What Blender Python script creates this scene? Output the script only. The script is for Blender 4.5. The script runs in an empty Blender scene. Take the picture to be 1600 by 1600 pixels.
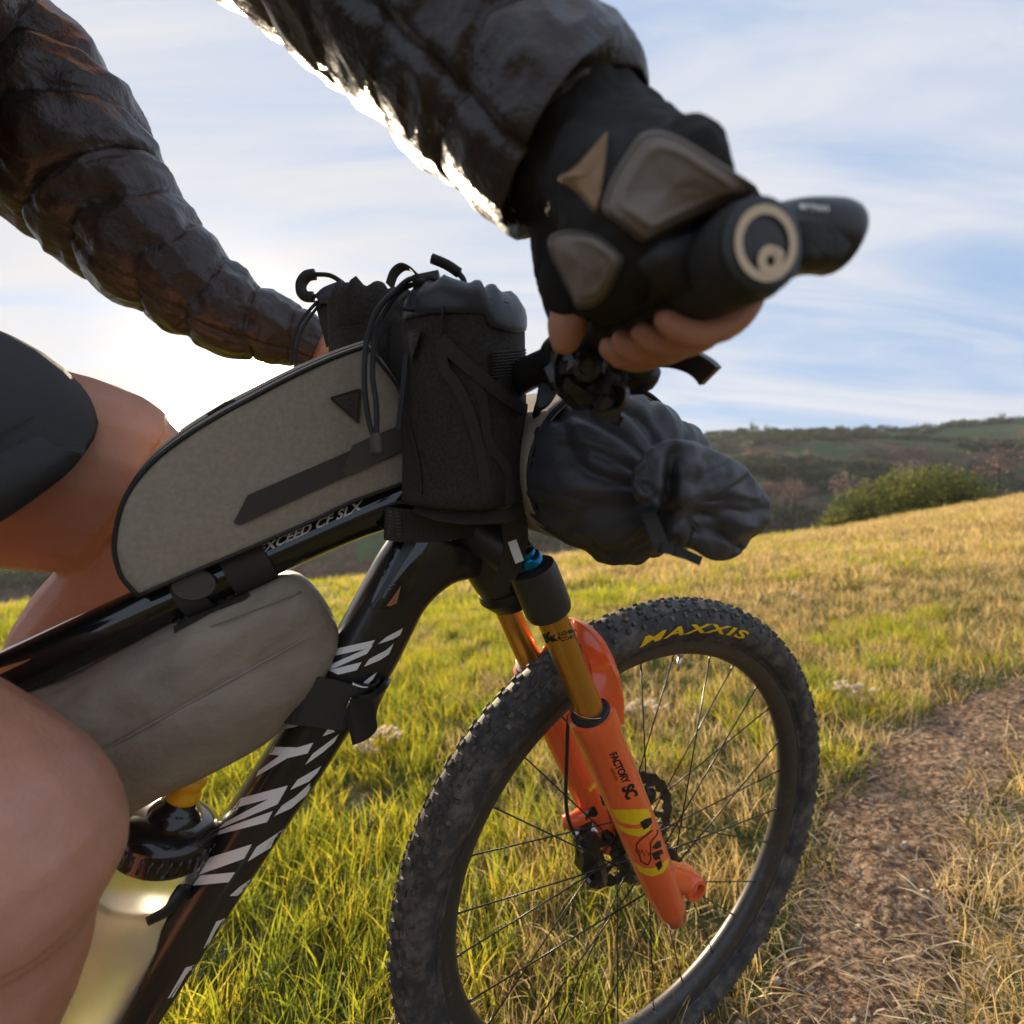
import bpy, bmesh, math, random
import numpy as np
from mathutils import Vector, Matrix, noise
random.seed(7); rng = np.random.default_rng(7)
S = bpy.context.scene; COL = S.collection
R = math.radians; PI = math.pi

# ------------------------------------------------------------------ camera, world, sun, exposure
H = 0.84                      # camera height above the ground under the front wheel
cam = bpy.data.cameras.new('camera'); cam.lens = 18; cam.sensor_width = 36
cam.clip_start = 0.01; cam.clip_end = 3000
co = bpy.data.objects.new('camera', cam); COL.objects.link(co)
co.location = (0, 0, H); co.rotation_euler = (R(90), 0, 0); S.camera = co
cam.dof.use_dof = True; cam.dof.focus_distance = 0.52; cam.dof.aperture_fstop = 4.8
F = 800.0
S.view_settings.view_transform = 'Standard'; S.view_settings.look = 'None'
S.view_settings.exposure = 1.18; S.view_settings.gamma = 1
S.view_settings.use_curve_mapping = False

SUN = Vector(((400-800)/F, 1, (800-580)/F)).normalized()
elev = math.asin(SUN.z); az = math.atan2(SUN.x, SUN.y)
sl = bpy.data.lights.new('sun', 'SUN'); sl.energy = 5.0; sl.angle = R(0.6); sl.color = (1.0, 0.80, 0.56)
so = bpy.data.objects.new('sun', sl); COL.objects.link(so)
so.rotation_euler = SUN.to_track_quat('Z', 'Y').to_euler()

W = bpy.data.worlds.new('World'); S.world = W; W.use_nodes = True
nt = W.node_tree; N = nt.nodes; L = nt.links; N.clear()
def wn(t, **k):
    n = N.new(t)
    for a, b in k.items(): setattr(n, a, b)
    return n
def vm(op, a, b=None, out=0):
    n = wn('ShaderNodeVectorMath', operation=op)
    for i, v in enumerate((a, b)):
        if v is None: continue
        if isinstance(v, (tuple, list, Vector)): n.inputs[i].default_value = tuple(v)
        else: L.new(v, n.inputs[i])
    return n.outputs[out]
def mt(op, a, b=None, c=None, clamp=False):
    n = wn('ShaderNodeMath', operation=op, use_clamp=clamp)
    for i, v in enumerate((a, b, c)):
        if v is None: continue
        if isinstance(v, (int, float)): n.inputs[i].default_value = v
        else: L.new(v, n.inputs[i])
    return n.outputs[0]
def mx(fac, a, b, bt='MIX'):
    n = wn('ShaderNodeMix', data_type='RGBA', blend_type=bt)
    for i, v in ((0, fac), (6, a), (7, b)):
        if isinstance(v, (int, float)): n.inputs[i].default_value = v
        elif isinstance(v, tuple): n.inputs[i].default_value = (*v, 1)
        else: L.new(v, n.inputs[i])
    return n.outputs[2]
sky = wn('ShaderNodeTexSky', sky_type='NISHITA'); sky.sun_disc = False
sky.sun_elevation = elev; sky.sun_rotation = az; sky.altitude = 300; sky.air_density = 1.0; sky.dust_density = 1.2; sky.ozone_density = 1.5
tc = wn('ShaderNodeTexCoord'); d = vm('NORMALIZE', tc.outputs['Generated'])
sx = wn('ShaderNodeSeparateXYZ'); L.new(d, sx.inputs[0])
den = mt('ADD', mt('MAXIMUM', sx.outputs[2], 0.0), 0.22)
cb = wn('ShaderNodeCombineXYZ'); L.new(mt('DIVIDE', sx.outputs[0], den), cb.inputs[0]); L.new(mt('DIVIDE', sx.outputs[1], den), cb.inputs[1])
mp = wn('ShaderNodeMapping'); mp.inputs['Rotation'].default_value = (0, 0, R(33)); mp.inputs['Scale'].default_value = (0.60, 2.5, 1)
L.new(cb.outputs[0], mp.inputs[0])
def wnoise(scale, detail, dist, vec, rough=0.5):
    n = wn('ShaderNodeTexNoise'); n.inputs['Scale'].default_value = scale; n.inputs['Detail'].default_value = detail
    n.inputs['Distortion'].default_value = dist; n.inputs['Roughness'].default_value = rough; L.new(vec, n.inputs[0]); return n.outputs[0]
n1 = wnoise(1.3, 7, 0.6, mp.outputs[0], 0.55)
n2 = wnoise(0.9, 3, 0.3, cb.outputs[0])
cl = mt('ADD', mt('MULTIPLY', n1, 0.95), mt('MULTIPLY', n2, 0.25))
sdot = vm('DOT_PRODUCT', d, tuple(SUN), out=1)
near = mt('POWER', mt('MAXIMUM', sdot, 0.0), 9.0)
cl = mt('ADD', cl, mt('MULTIPLY', near, 0.12))
rmp = wn('ShaderNodeMapRange', interpolation_type='SMOOTHSTEP'); L.new(cl, rmp.inputs[0])
rmp.inputs[1].default_value = 0.42; rmp.inputs[2].default_value = 0.76
SKY_STR = 0.10
cloud = mx(near, (3.55, 3.6, 3.85), (4.0, 3.75, 3.5))
clear = mx(0.88, sky.outputs[0], (1.75, 2.45, 3.6))
colr = mx(mt('MULTIPLY', rmp.outputs[0], 0.92), clear, cloud)
g1 = mt('MULTIPLY', mt('POWER', mt('MAXIMUM', sdot, 0.0), 130.0), 4.0)
g2 = mt('MULTIPLY', mt('POWER', mt('MAXIMUM', sdot, 0.0), 900.0), 30.0)
g3 = mt('MULTIPLY', mt('GREATER_THAN', sdot, math.cos(R(1.0))), 300.0)
def cmul(col, f):
    n = wn('ShaderNodeVectorMath', operation='SCALE'); n.inputs[0].default_value = col; L.new(f, n.inputs[3]); return n.outputs[0]
tot = vm('ADD', colr, cmul((1.0, .86, .62), g1)); tot = vm('ADD', tot, cmul((1.0, .85, .55), g2)); tot = vm('ADD', tot, cmul((1, .9, .7), g3))
bg = wn('ShaderNodeBackground'); bg.inputs[1].default_value = SKY_STR; L.new(tot, bg.inputs[0])
ow = wn('ShaderNodeOutputWorld'); L.new(bg.outputs[0], ow.inputs[0])

# ------------------------------------------------------------------ coordinates
CAM = Vector((0, 0, H))
def ray(px, py): return Vector(((px-800)/F, 1, -(py-800)/F))
def P(px, py, dist): return CAM + ray(px, py)*dist
YAW, LEAN = .478, -.138
C0 = Vector((.190, .724, -.477+H))                                   # front hub
h_ = Vector((math.cos(YAW), math.sin(YAW), 0))
n_ = Vector((math.sin(YAW)*math.cos(LEAN), -math.cos(YAW)*math.cos(LEAN), math.sin(LEAN)))
u_ = h_.cross(n_); u_ = u_ if u_.z > 0 else -u_
def B(a, b, c=0): return C0 + h_*a + u_*b + n_*c                     # bicycle space: forward, up, right
def PB(px, py, c=0):
    r = ray(px, py); t = ((C0 + n_*c - CAM).dot(n_))/r.dot(n_); return CAM + r*t
def toB(p): q = p - C0; return q.dot(h_), q.dot(u_), q.dot(n_)
def on_cyl(px, py, p0, ax, r):
    ax = ax.normalized(); dr = ray(px, py); o = CAM - p0
    dd = dr - ax*dr.dot(ax); oo = o - ax*o.dot(ax)
    A = dd.dot(dd); Bq = 2*dd.dot(oo); Cq = oo.dot(oo) - r*r; D = Bq*Bq - 4*A*Cq
    t = (-Bq - math.sqrt(max(D, 0)))/(2*A); return CAM + dr*t

# ------------------------------------------------------------------ materials
def hexc(c): return c if len(c) == 4 else (*c, 1)
MATS = {}
def mat(name, col, rough=.6, metal=0, col2=None, scale=40, bump=0, bscale=None, spec=.5, trans=0, coat=0, detail=4, weave=0, dirt=None, sheen=0, sss=0, ior=1.45, contrast=(.35, .65)):
    m = bpy.data.materials.new(name); m.use_nodes = True; t = m.node_tree; nn = t.nodes; ll = t.links
    b = nn['Principled BSDF']; b.inputs['Roughness'].default_value = rough; b.inputs['Metallic'].default_value = metal
    b.inputs['Base Color'].default_value = hexc(col); b.inputs['Specular IOR Level'].default_value = spec
    b.inputs['Transmission Weight'].default_value = trans; b.inputs['Coat Weight'].default_value = coat; b.inputs['IOR'].default_value = ior
    b.inputs['Sheen Weight'].default_value = sheen
    if sss: b.inputs['Subsurface Weight'].default_value = sss; b.inputs['Subsurface Radius'].default_value = (.012, .004, .002); b.inputs['Subsurface Scale'].default_value = 1.0
    g = nn.new('ShaderNodeNewGeometry')
    def nz(s, dt=4, rgh=.55):
        n = nn.new('ShaderNodeTexNoise'); n.inputs['Scale'].default_value = s; n.inputs['Detail'].default_value = dt; n.inputs['Roughness'].default_value = rgh
        ll.new(g.outputs['Position'], n.inputs[0]); return n.outputs[0]
    last = None
    if col2:
        r = nn.new('ShaderNodeMapRange'); ll.new(nz(scale, detail), r.inputs[0]); r.inputs[1].default_value = contrast[0]; r.inputs[2].default_value = contrast[1]
        x = nn.new('ShaderNodeMix'); x.data_type = 'RGBA'; ll.new(r.outputs[0], x.inputs[0]); x.inputs[6].default_value = hexc(col); x.inputs[7].default_value = hexc(col2)
        last = x.outputs[2]; ll.new(last, b.inputs['Base Color'])
    if dirt:
        r = nn.new('ShaderNodeMapRange'); ll.new(nz(dirt[1], 8, .7), r.inputs[0]); r.inputs[1].default_value = dirt[2]; r.inputs[2].default_value = dirt[3]
        x = nn.new('ShaderNodeMix'); x.data_type = 'RGBA'; ll.new(r.outputs[0], x.inputs[0])
        if last: ll.new(last, x.inputs[6])
        else: x.inputs[6].default_value = hexc(col)
        x.inputs[7].default_value = hexc(dirt[0]); last = x.outputs[2]; ll.new(last, b.inputs['Base Color'])
    prev = None
    def addb(src, strength, dist):
        nonlocal prev
        bp = nn.new('ShaderNodeBump'); bp.inputs['Strength'].default_value = strength; bp.inputs['Distance'].default_value = dist
        ll.new(src, bp.inputs['Height'])
        if prev: ll.new(prev, bp.inputs['Normal'])
        prev = bp.outputs[0]
    if bump: addb(nz(bscale or scale, 5), 1.0, bump)
    if weave:
        outs = []
        for ax in ('X', 'Y', 'Z'):
            w = nn.new('ShaderNodeTexWave'); w.bands_direction = ax; w.inputs['Scale'].default_value = weave; w.inputs['Distortion'].default_value = .6; w.inputs['Detail'].default_value = 1
            ll.new(g.outputs['Position'], w.inputs[0]); outs.append(w.outputs['Fac'])
        a1 = nn.new('ShaderNodeMath'); a1.operation = 'ADD'; ll.new(outs[0], a1.inputs[0]); ll.new(outs[1], a1.inputs[1])
        a2 = nn.new('ShaderNodeMath'); a2.operation = 'ADD'; ll.new(a1.outputs[0], a2.inputs[0]); ll.new(outs[2], a2.inputs[1])
        addb(a2.outputs[0], .5, .00025)
    if prev: ll.new(prev, b.inputs['Normal'])
    MATS[name] = m; return m
M = dict(
    khaki=mat('khaki_fabric', (.375, .318, .25), .72, col2=(.31, .262, .205), scale=260, bump=.0016, bscale=34, weave=420, sheen=.1, spec=.3),
    khaki2=mat('grey_khaki_nylon', (.31, .255, .195), .52, col2=(.21, .172, .132), scale=10, bump=.0075, bscale=17, dirt=((.28, .22, .14, 1), 60, .62, .8), spec=.35),
    piping=mat('black_piping', (.018, .017, .017), .6, bump=.0004, bscale=300),
    stripe=mat('brown_black_laminate', (.045, .035, .030), .55, bump=.0003, bscale=300),
    pocket=mat('dark_grey_laminate', (.075, .062, .053), .6),
    black_fab=mat('black_cordura', (.048, .042, .036), .85, col2=(.026, .023, .020), scale=420, bump=.0022, bscale=44, weave=260, spec=.3, dirt=((.07, .06, .05, 1), 200, .6, .85)),
    web=mat('black_webbing', (.042, .036, .032), .75, bump=.0004, bscale=500, weave=180, spec=.3),
    navy=mat('slate_nylon', (.045, .049, .062), .42, col2=(.032, .035, .045), scale=20, bump=.0015, bscale=40, spec=.5),
    roll=mat('charcoal_drybag', (.044, .043, .048), .48, col2=(.036, .035, .038), scale=18, bump=.0022, bscale=34, spec=.5),
    rubber=mat('tyre_rubber', (.045, .043, .042), .7, col2=(.028, .027, .027), scale=50, bump=.0006, bscale=200, dirt=((.17, .145, .115, 1), 38, .46, .75)),
    knob=mat('dusty_sunlit_knob_rubber', (.045, .042, .039), .75, dirt=((.24, .20, .15, 1), 60, .48, .72), bump=.0004, bscale=300),  # tan patches are dust, kept strong to stand in for grazing sunlight
    rim=mat('matte_black_rim', (.04, .034, .030), .38, dirt=((.13, .10, .07, 1), 90, .55, .8), metal=.0, spec=.6),
    spoke=mat('black_spoke_steel', (.05, .05, .05), .3, metal=.8),
    steel=mat('bright_steel', (.62, .60, .57), .28, metal=1),
    frame=mat('carbon_matte_black', (.022, .019, .018), .30, col2=(.016, .014, .013), scale=12, coat=.25, dirt=((.10, .08, .06, 1), 260, .68, .82)),
    glossy=mat('gloss_black_carbon', (.010, .009, .009), .12, coat=.8, dirt=((.10, .08, .06, 1), 260, .7, .82)),
    decal=mat('silver_grey_print', (.78, .74, .71), .45),
    orange=mat('orange_paint', (.84, .125, .035), .22, col2=(.76, .115, .028), scale=6, coat=.6, dirt=((.30, .12, .06, 1), 160, .66, .84)),
    yellow=mat('yellow_print', (.80, .50, .015), .4),
    ink=mat('black_print', (.012, .010, .010), .5),
    kashima=mat('gold_kashima', (.66, .33, .065), .27, metal=.8, col2=(.60, .29, .055), scale=8),
    crown=mat('crown_dark_grey', (.030, .027, .026), .42, bump=.0001, bscale=500, spec=.6),
    blue=mat('anodised_blue', (.01, .20, .42), .25, metal=.8),
    plastic=mat('black_plastic', (.016, .015, .015), .35, bump=.0002, bscale=300),
    grip=mat('grip_rubber', (.032, .030, .029), .62, bump=.0006, bscale=700, spec=.4),
    cream=mat('cream_print', (.66, .49, .33), .55),
    alloy=mat('dark_alloy', (.10, .095, .09), .3, metal=.9, bump=.0005, bscale=150),
    skin=mat('skin', (.57, .285, .185), .45, col2=(.44, .185, .12), scale=14, bump=.0005, bscale=330, sss=.12, spec=.4, contrast=(.3, .7), dirt=((.62, .34, .26, 1), 7, .48, .75)),
    short=mat('shorts_fabric', (.050, .050, .053), .7, bump=.0015, bscale=30, weave=380, spec=.3),
    jacket=mat('jacket_nylon', (.046, .034, .031), .34, col2=(.034, .024, .022), scale=10, bump=.0035, bscale=60, spec=.5),
    glove=mat('glove_black', (.020, .018, .016), .8, bump=.0020, bscale=90, weave=520, spec=.3),
    pad=mat('glove_grey_suede', (.20, .155, .125), .62, col2=(.165, .13, .105), scale=40, bump=.0006, bscale=260),
    tan=mat('glove_tan', (.26, .155, .075), .7, bump=.0004, bscale=400),
    bottle=mat('clear_bottle', (.86, .86, .80), .30, trans=.92, ior=1.35),
    water=mat('cloudy_drink', (.88, .86, .76), .25, trans=.85, ior=1.33),
    nozzle=mat('yellow_nozzle', (.75, .36, .01), .4),
    cap=mat('bottle_cap_black', (.012, .010, .011), .22, coat=.5),
)

# ------------------------------------------------------------------ object helpers
def tag(o, label=None, cat=None, group=None, kind=None):
    if label: o['label'] = label
    if cat: o['category'] = cat
    if group: o['group'] = group
    if kind: o['kind'] = kind
    return o
def empty(name, loc, label, cat, group=None):
    o = bpy.data.objects.new(name, None); o.empty_display_size = .05; COL.objects.link(o); o.location = loc
    return tag(o, label, cat, group)
def link(name, me, m, parent=None, smooth=True):
    o = bpy.data.objects.new(name, me); COL.objects.link(o)
    if m is not None:
        for x in (m if isinstance(m, (list, tuple)) else [m]): me.materials.append(x)
    if smooth: me.polygons.foreach_set('use_smooth', [True]*len(me.polygons))
    if parent:
        o.parent = parent; p = parent; inv = Matrix.Translation(-world_of(parent)); o.matrix_parent_inverse = Matrix.Identity(4)
        me.transform(inv); me.update()
    return o
def world_of(o):
    v = Vector((0, 0, 0))
    while o: v = v + o.location; o = o.parent
    return v
def auto(o, ang=40):
    me = o.data; bm = bmesh.new(); bm.from_mesh(me)
    for e in bm.edges:
        e.smooth = not (len(e.link_faces) == 2 and e.calc_face_angle(0) > R(ang))
    bm.to_mesh(me); bm.free(); return o
class MB:
    def __init__(s): s.v = []; s.f = []; s.mi = []; s.cur = 0
    def add(s, vs, fs):
        k = len(s.v); s.v += [Vector(v) for v in vs]; s.f += [[i+k for i in f] for f in fs]; s.mi += [s.cur]*len(fs)
    def rings(s, rings, cap0=True, cap1=True, closed=True, loop=False):
        m = len(rings[0]); vs = [p for r in rings for p in r]; fs = []
        nr = len(rings)
        for i in range(nr if loop else nr-1):
            a = i*m; b = ((i+1) % nr)*m
            for j in range(m if closed else m-1):
                q = (j+1) % m; fs.append([a+j, a+q, b+q, b+j])
        if cap0 and not loop: fs.append(list(range(m))[::-1])
        if cap1 and not loop: fs.append([(nr-1)*m+j for j in range(m)])
        s.add(vs, fs)
    def tube(s, pts, rad, seg=12, sub=1, caps=True, up=None, flat=None, loop=False):
        pts = [Vector(p) for p in pts]
        if not hasattr(rad, '__len__'): rad = [rad]*len(pts)
        if sub > 1: pts, rad = crs(pts, rad, sub)
        T = []
        for i in range(len(pts)):
            a = pts[max(i-1, 0)]; b = pts[min(i+1, len(pts)-1)]; T.append((b-a).normalized())
        x = (up if up else Vector((0, 0, 1)))
        if abs(x.dot(T[0])) > .95: x = Vector((1, 0, 0))
        x = (x - T[0]*x.dot(T[0])).normalized(); rings = []
        for i, p in enumerate(pts):
            x = (x - T[i]*x.dot(T[i])).normalized(); y = T[i].cross(x)
            fl = flat if flat else 1
            rings.append([p + (x*math.cos(t)+y*math.sin(t)*fl)*rad[i] for t in [2*PI*k/seg for k in range(seg)]])
        s.rings(rings, caps, caps)
    def ribbon(s, pts, w, th, side, sub=1):
        pts = [Vector(p) for p in pts]
        if sub > 1: pts, _ = crs(pts, [0]*len(pts), sub)
        rings = []
        for i, p in enumerate(pts):
            t = (pts[min(i+1, len(pts)-1)] - pts[max(i-1, 0)]).normalized()
            sd = side(i/(len(pts)-1)) if callable(side) else side
            sd = (sd - t*sd.dot(t)).normalized(); nn = t.cross(sd)
            ww = w(i/(len(pts)-1)) if callable(w) else w
            rings.append([p+sd*ww/2+nn*th/2, p-sd*ww/2+nn*th/2, p-sd*ww/2-nn*th/2, p+sd*ww/2-nn*th/2])
        s.rings(rings)
    def lathe(s, c, ax, prof, seg=32, x=None, caps=True, loop=False):
        ax = ax.normalized(); x = x if x else (Vector((0, 0, 1)) if abs(ax.z) < .9 else Vector((1, 0, 0)))
        x = (x-ax*x.dot(ax)).normalized(); y = ax.cross(x)
        rings = [[c + ax*z + (x*math.cos(2*PI*k/seg)+y*math.sin(2*PI*k/seg))*r for k in range(seg)] for r, z in prof]
        s.rings(rings, caps, caps, loop=loop)
    def box(s, c, X, Y, Z):
        c = Vector(c); vs = [c+X*i+Y*j+Z*k for i in (-1, 1) for j in (-1, 1) for k in (-1, 1)]
        s.add(vs, [[0, 1, 3, 2], [4, 6, 7, 5], [0, 4, 5, 1], [2, 3, 7, 6], [0, 2, 6, 4], [1, 5, 7, 3]])
    def ball(s, c, r, seg=12, sc=(1, 1, 1)):
        c = Vector(c); rings = []
        for i in range(1, seg//2):
            t = PI*i/(seg//2)
            rings.append([c+Vector((math.cos(2*PI*k/seg)*math.sin(t)*r*sc[0], math.sin(2*PI*k/seg)*math.sin(t)*r*sc[1], math.cos(t)*r*sc[2])) for k in range(seg)])
        s.rings(rings)
    def pillow(s, outline, prof, org=None, n=None):
        """outline: world points on a plane (normal n, toward the viewer); prof: (scale, height) pairs from front centre round to back centre"""
        n = n or n_; c = sum(outline, Vector())/len(outline) if org is None else org
        s.rings([[c+(p-c)*k+n*z for p in outline] for k, z in prof])
    def disp(s, fn):
        s.v = [fn(p) for p in s.v]
    def build(s, name, m, parent=None, smooth=True, ang=None, sub=0):
        me = bpy.data.meshes.new(name); me.from_pydata([tuple(v) for v in s.v], [], s.f)
        if sub:
            bm = bmesh.new(); bm.from_mesh(me); bm.to_mesh(me); bm.free()
        bm = bmesh.new(); bm.from_mesh(me); bmesh.ops.recalc_face_normals(bm, faces=bm.faces); bm.to_mesh(me); bm.free()
        o = link(name, me, m, parent, smooth)
        if any(s.mi): me.polygons.foreach_set('material_index', s.mi)
        if ang: auto(o, ang)
        return o
def crs(pts, rad, sub):
    out = []; ro = []; n = len(pts)
    for i in range(n-1):
        p0 = pts[max(i-1, 0)]; p1 = pts[i]; p2 = pts[i+1]; p3 = pts[min(i+2, n-1)]
        r0 = rad[max(i-1, 0)]; r1 = rad[i]; r2 = rad[i+1]; r3 = rad[min(i+2, n-1)]
        for k in range(sub):
            t = k/sub; t2 = t*t; t3 = t2*t
            f = lambda a, b, c, d: (b*2 + (c-a)*t + (a*2-b*5+c*4-d)*t2 + (b*3-a-c*3+d)*t3)*.5
            out.append(f(p0, p1, p2, p3)); ro.append(f(r0, r1, r2, r3))
    out.append(pts[-1]); ro.append(rad[-1]); return out, ro
def closed(pts, n):
    """closed smooth resample of 2-D or 3-D points"""
    pts = [Vector((*p, 0)) if len(p) == 2 else Vector(p) for p in pts]; m = len(pts); out = []
    for i in range(m):
        p0, p1, p2, p3 = pts[i-1], pts[i], pts[(i+1) % m], pts[(i+2) % m]
        for k in range(12):
            t = k/12; t2 = t*t; t3 = t2*t
            out.append((p1*2+(p2-p0)*t+(p0*2-p1*5+p2*4-p3)*t2+(p1*3-p0-p2*3+p3)*t3)*.5)
    d = [0]
    for i in range(len(out)): d.append(d[-1]+(out[(i+1) % len(out)]-out[i]).length)
    res = []; j = 0
    for k in range(n):
        t = d[-1]*k/n
        while d[j+1] < t: j += 1
        a = out[j]; b = out[(j+1) % len(out)]; q = (t-d[j])/max(d[j+1]-d[j], 1e-9); res.append(a.lerp(b, q))
    return res
def fold(p, scale, seed=0):
    v = noise.noise(Vector(p)*scale + Vector((seed, seed*1.7, seed*2.3))); return 1-abs(v)*2
def nse(p, scale, seed=0): return noise.noise(Vector(p)*scale + Vector((seed, seed*1.7, seed*2.3)))

from mathutils.bvhtree import BVHTree
def surf(o):
    me = o.data; w = world_of(o.parent) if o.parent else Vector()
    return BVHTree.FromPolygons([v.co+w for v in me.vertices], [list(p.vertices) for p in me.polygons])
def onmesh(bv, o=.0006, fb=None):
    def f(x, y):
        r = ray(x, y).normalized(); h3 = bv.ray_cast(CAM, r)
        if h3[0] is None: return fb(x, y) if fb else None
        return h3[0]-r*o
    return f
def flat2d(polys, step):
    bm = bmesh.new()
    for poly in polys:
        vs = [bm.verts.new((p[0], p[1], 0)) for p in poly]
        try: bm.faces.new(vs)
        except ValueError: pass
    bmesh.ops.triangulate(bm, faces=bm.faces)
    refine(bm, step); return bm
def refine(bm, step):
    for _ in range(5):
        es = [e for e in bm.edges if e.calc_length() > step]
        if not es: break
        bmesh.ops.subdivide_edges(bm, edges=es, cuts=1, use_grid_fill=False)
        bmesh.ops.triangulate(bm, faces=bm.faces)
def finish2d(bm, proj, name, m, parent, label=None):
    dead = []
    for v in bm.verts:
        q = proj(v.co.x, v.co.y)
        if q is None: dead.append(v)
        else: v.co = q
    if dead: bmesh.ops.delete(bm, geom=dead, context='VERTS')
    me = bpy.data.meshes.new(name); 
    bm.to_mesh(me); bm.free()
    o = link(name, me, m, parent, smooth=False)
    if label: o['label'] = label
    return o
def decal(name, polys, proj, m, parent, step=14, label=None):
    return finish2d(flat2d(polys, step), proj, name, m, parent, label)
def text_bm(s, step, bold=0.0, shear=0.0, spacing=1.0):
    cu = bpy.data.curves.new('t', 'FONT'); cu.body = s; cu.size = 1; cu.resolution_u = 3; cu.offset = bold; cu.shear = shear; cu.space_character = spacing
    cu.align_x = 'CENTER'
    ob = bpy.data.objects.new('t', cu); COL.objects.link(ob)
    me = bpy.data.meshes.new_from_object(ob.evaluated_get(bpy.context.evaluated_depsgraph_get()))
    bpy.data.objects.remove(ob); bm = bmesh.new(); bm.from_mesh(me); bpy.data.meshes.remove(me)
    bmesh.ops.triangulate(bm, faces=bm.faces); refine(bm, step); return bm
def text(name, s, p0, ex, ey, proj, m, parent, bold=.01, shear=0, spacing=1.0, step=.25):
    """letters in photo-plane units laid along ex (per em) with ey up, then laid on the surface by proj"""
    bm = text_bm(s, step, bold, shear, spacing)
    return finish2d(bm, lambda x, y: proj(p0[0]+x*ex[0]+y*ey[0], p0[1]+x*ex[1]+y*ey[1]), name, m, parent)

def plane(px, py, p0, n):
    r = ray(px, py); return CAM + r*((p0-CAM).dot(n)/r.dot(n))
# ------------------------------------------------------------------ terrain shape (used by everything that stands on it)
CX = [-6, -1.0, -.925, -.375, -.125, .125, .25, .4625, .6125, 1.0, 1.5, 6]
CY = [1060, 962, 952, 916, 896, 869, 866, 845, 832, 776, 740, 700]
CD = [6, 6, 6, 7.5, 8.5, 9.5, 10, 11.5, 13, 17, 20, 22]
def crest(th): return np.interp(th, CX, CD), -(np.interp(th, CX, CY)-800)/F
def ground_z(X, Y):
    X = np.asarray(X, float); Y = np.asarray(Y, float)
    th = X/np.maximum(Y, .35); th = np.clip(th, -6, 6); D, e = crest(th)
    zc = e*D + .02
    zn = -.84 + .05*(X-.17)*np.clip(1-np.abs(X)/30, 0, 1)
    t = np.clip((np.maximum(Y, 0)-1.0)/(D-1.0), 0, 1); z = zn*(1-t) + zc*t
    over = np.maximum(Y-D, 0); z = z - over*.10 - np.minimum(over**1.6*.05, 22)
    z = np.maximum(z, -34)
    bump = .016*np.sin(X*3.1+1.3*np.sin(Y*1.7))*np.sin(Y*2.3+.7)*np.clip((Y-1.0)/1.5, 0, 1) + .05*np.sin(X*.9+2)*np.sin(Y*.8)*np.clip((Y-2)/3, 0, 1)*np.clip((D-Y)/3, 0, 1)
    return z + bump + H
def hit(px, py):
    r = ray(px, py); t = .5
    for _ in range(4000):
        p = CAM + r*t
        if p.z < float(ground_z(p.x, p.y)): break
        t += .004*max(t, 1)
    return p

# ------------------------------------------------------------------ the bicycle
bike = empty('mountain_bike', B(0, -.367, 0), 'black carbon mountain bike with orange fork loaded with khaki and black bags', 'bicycle')
ORI = world_of(bike)

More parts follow.
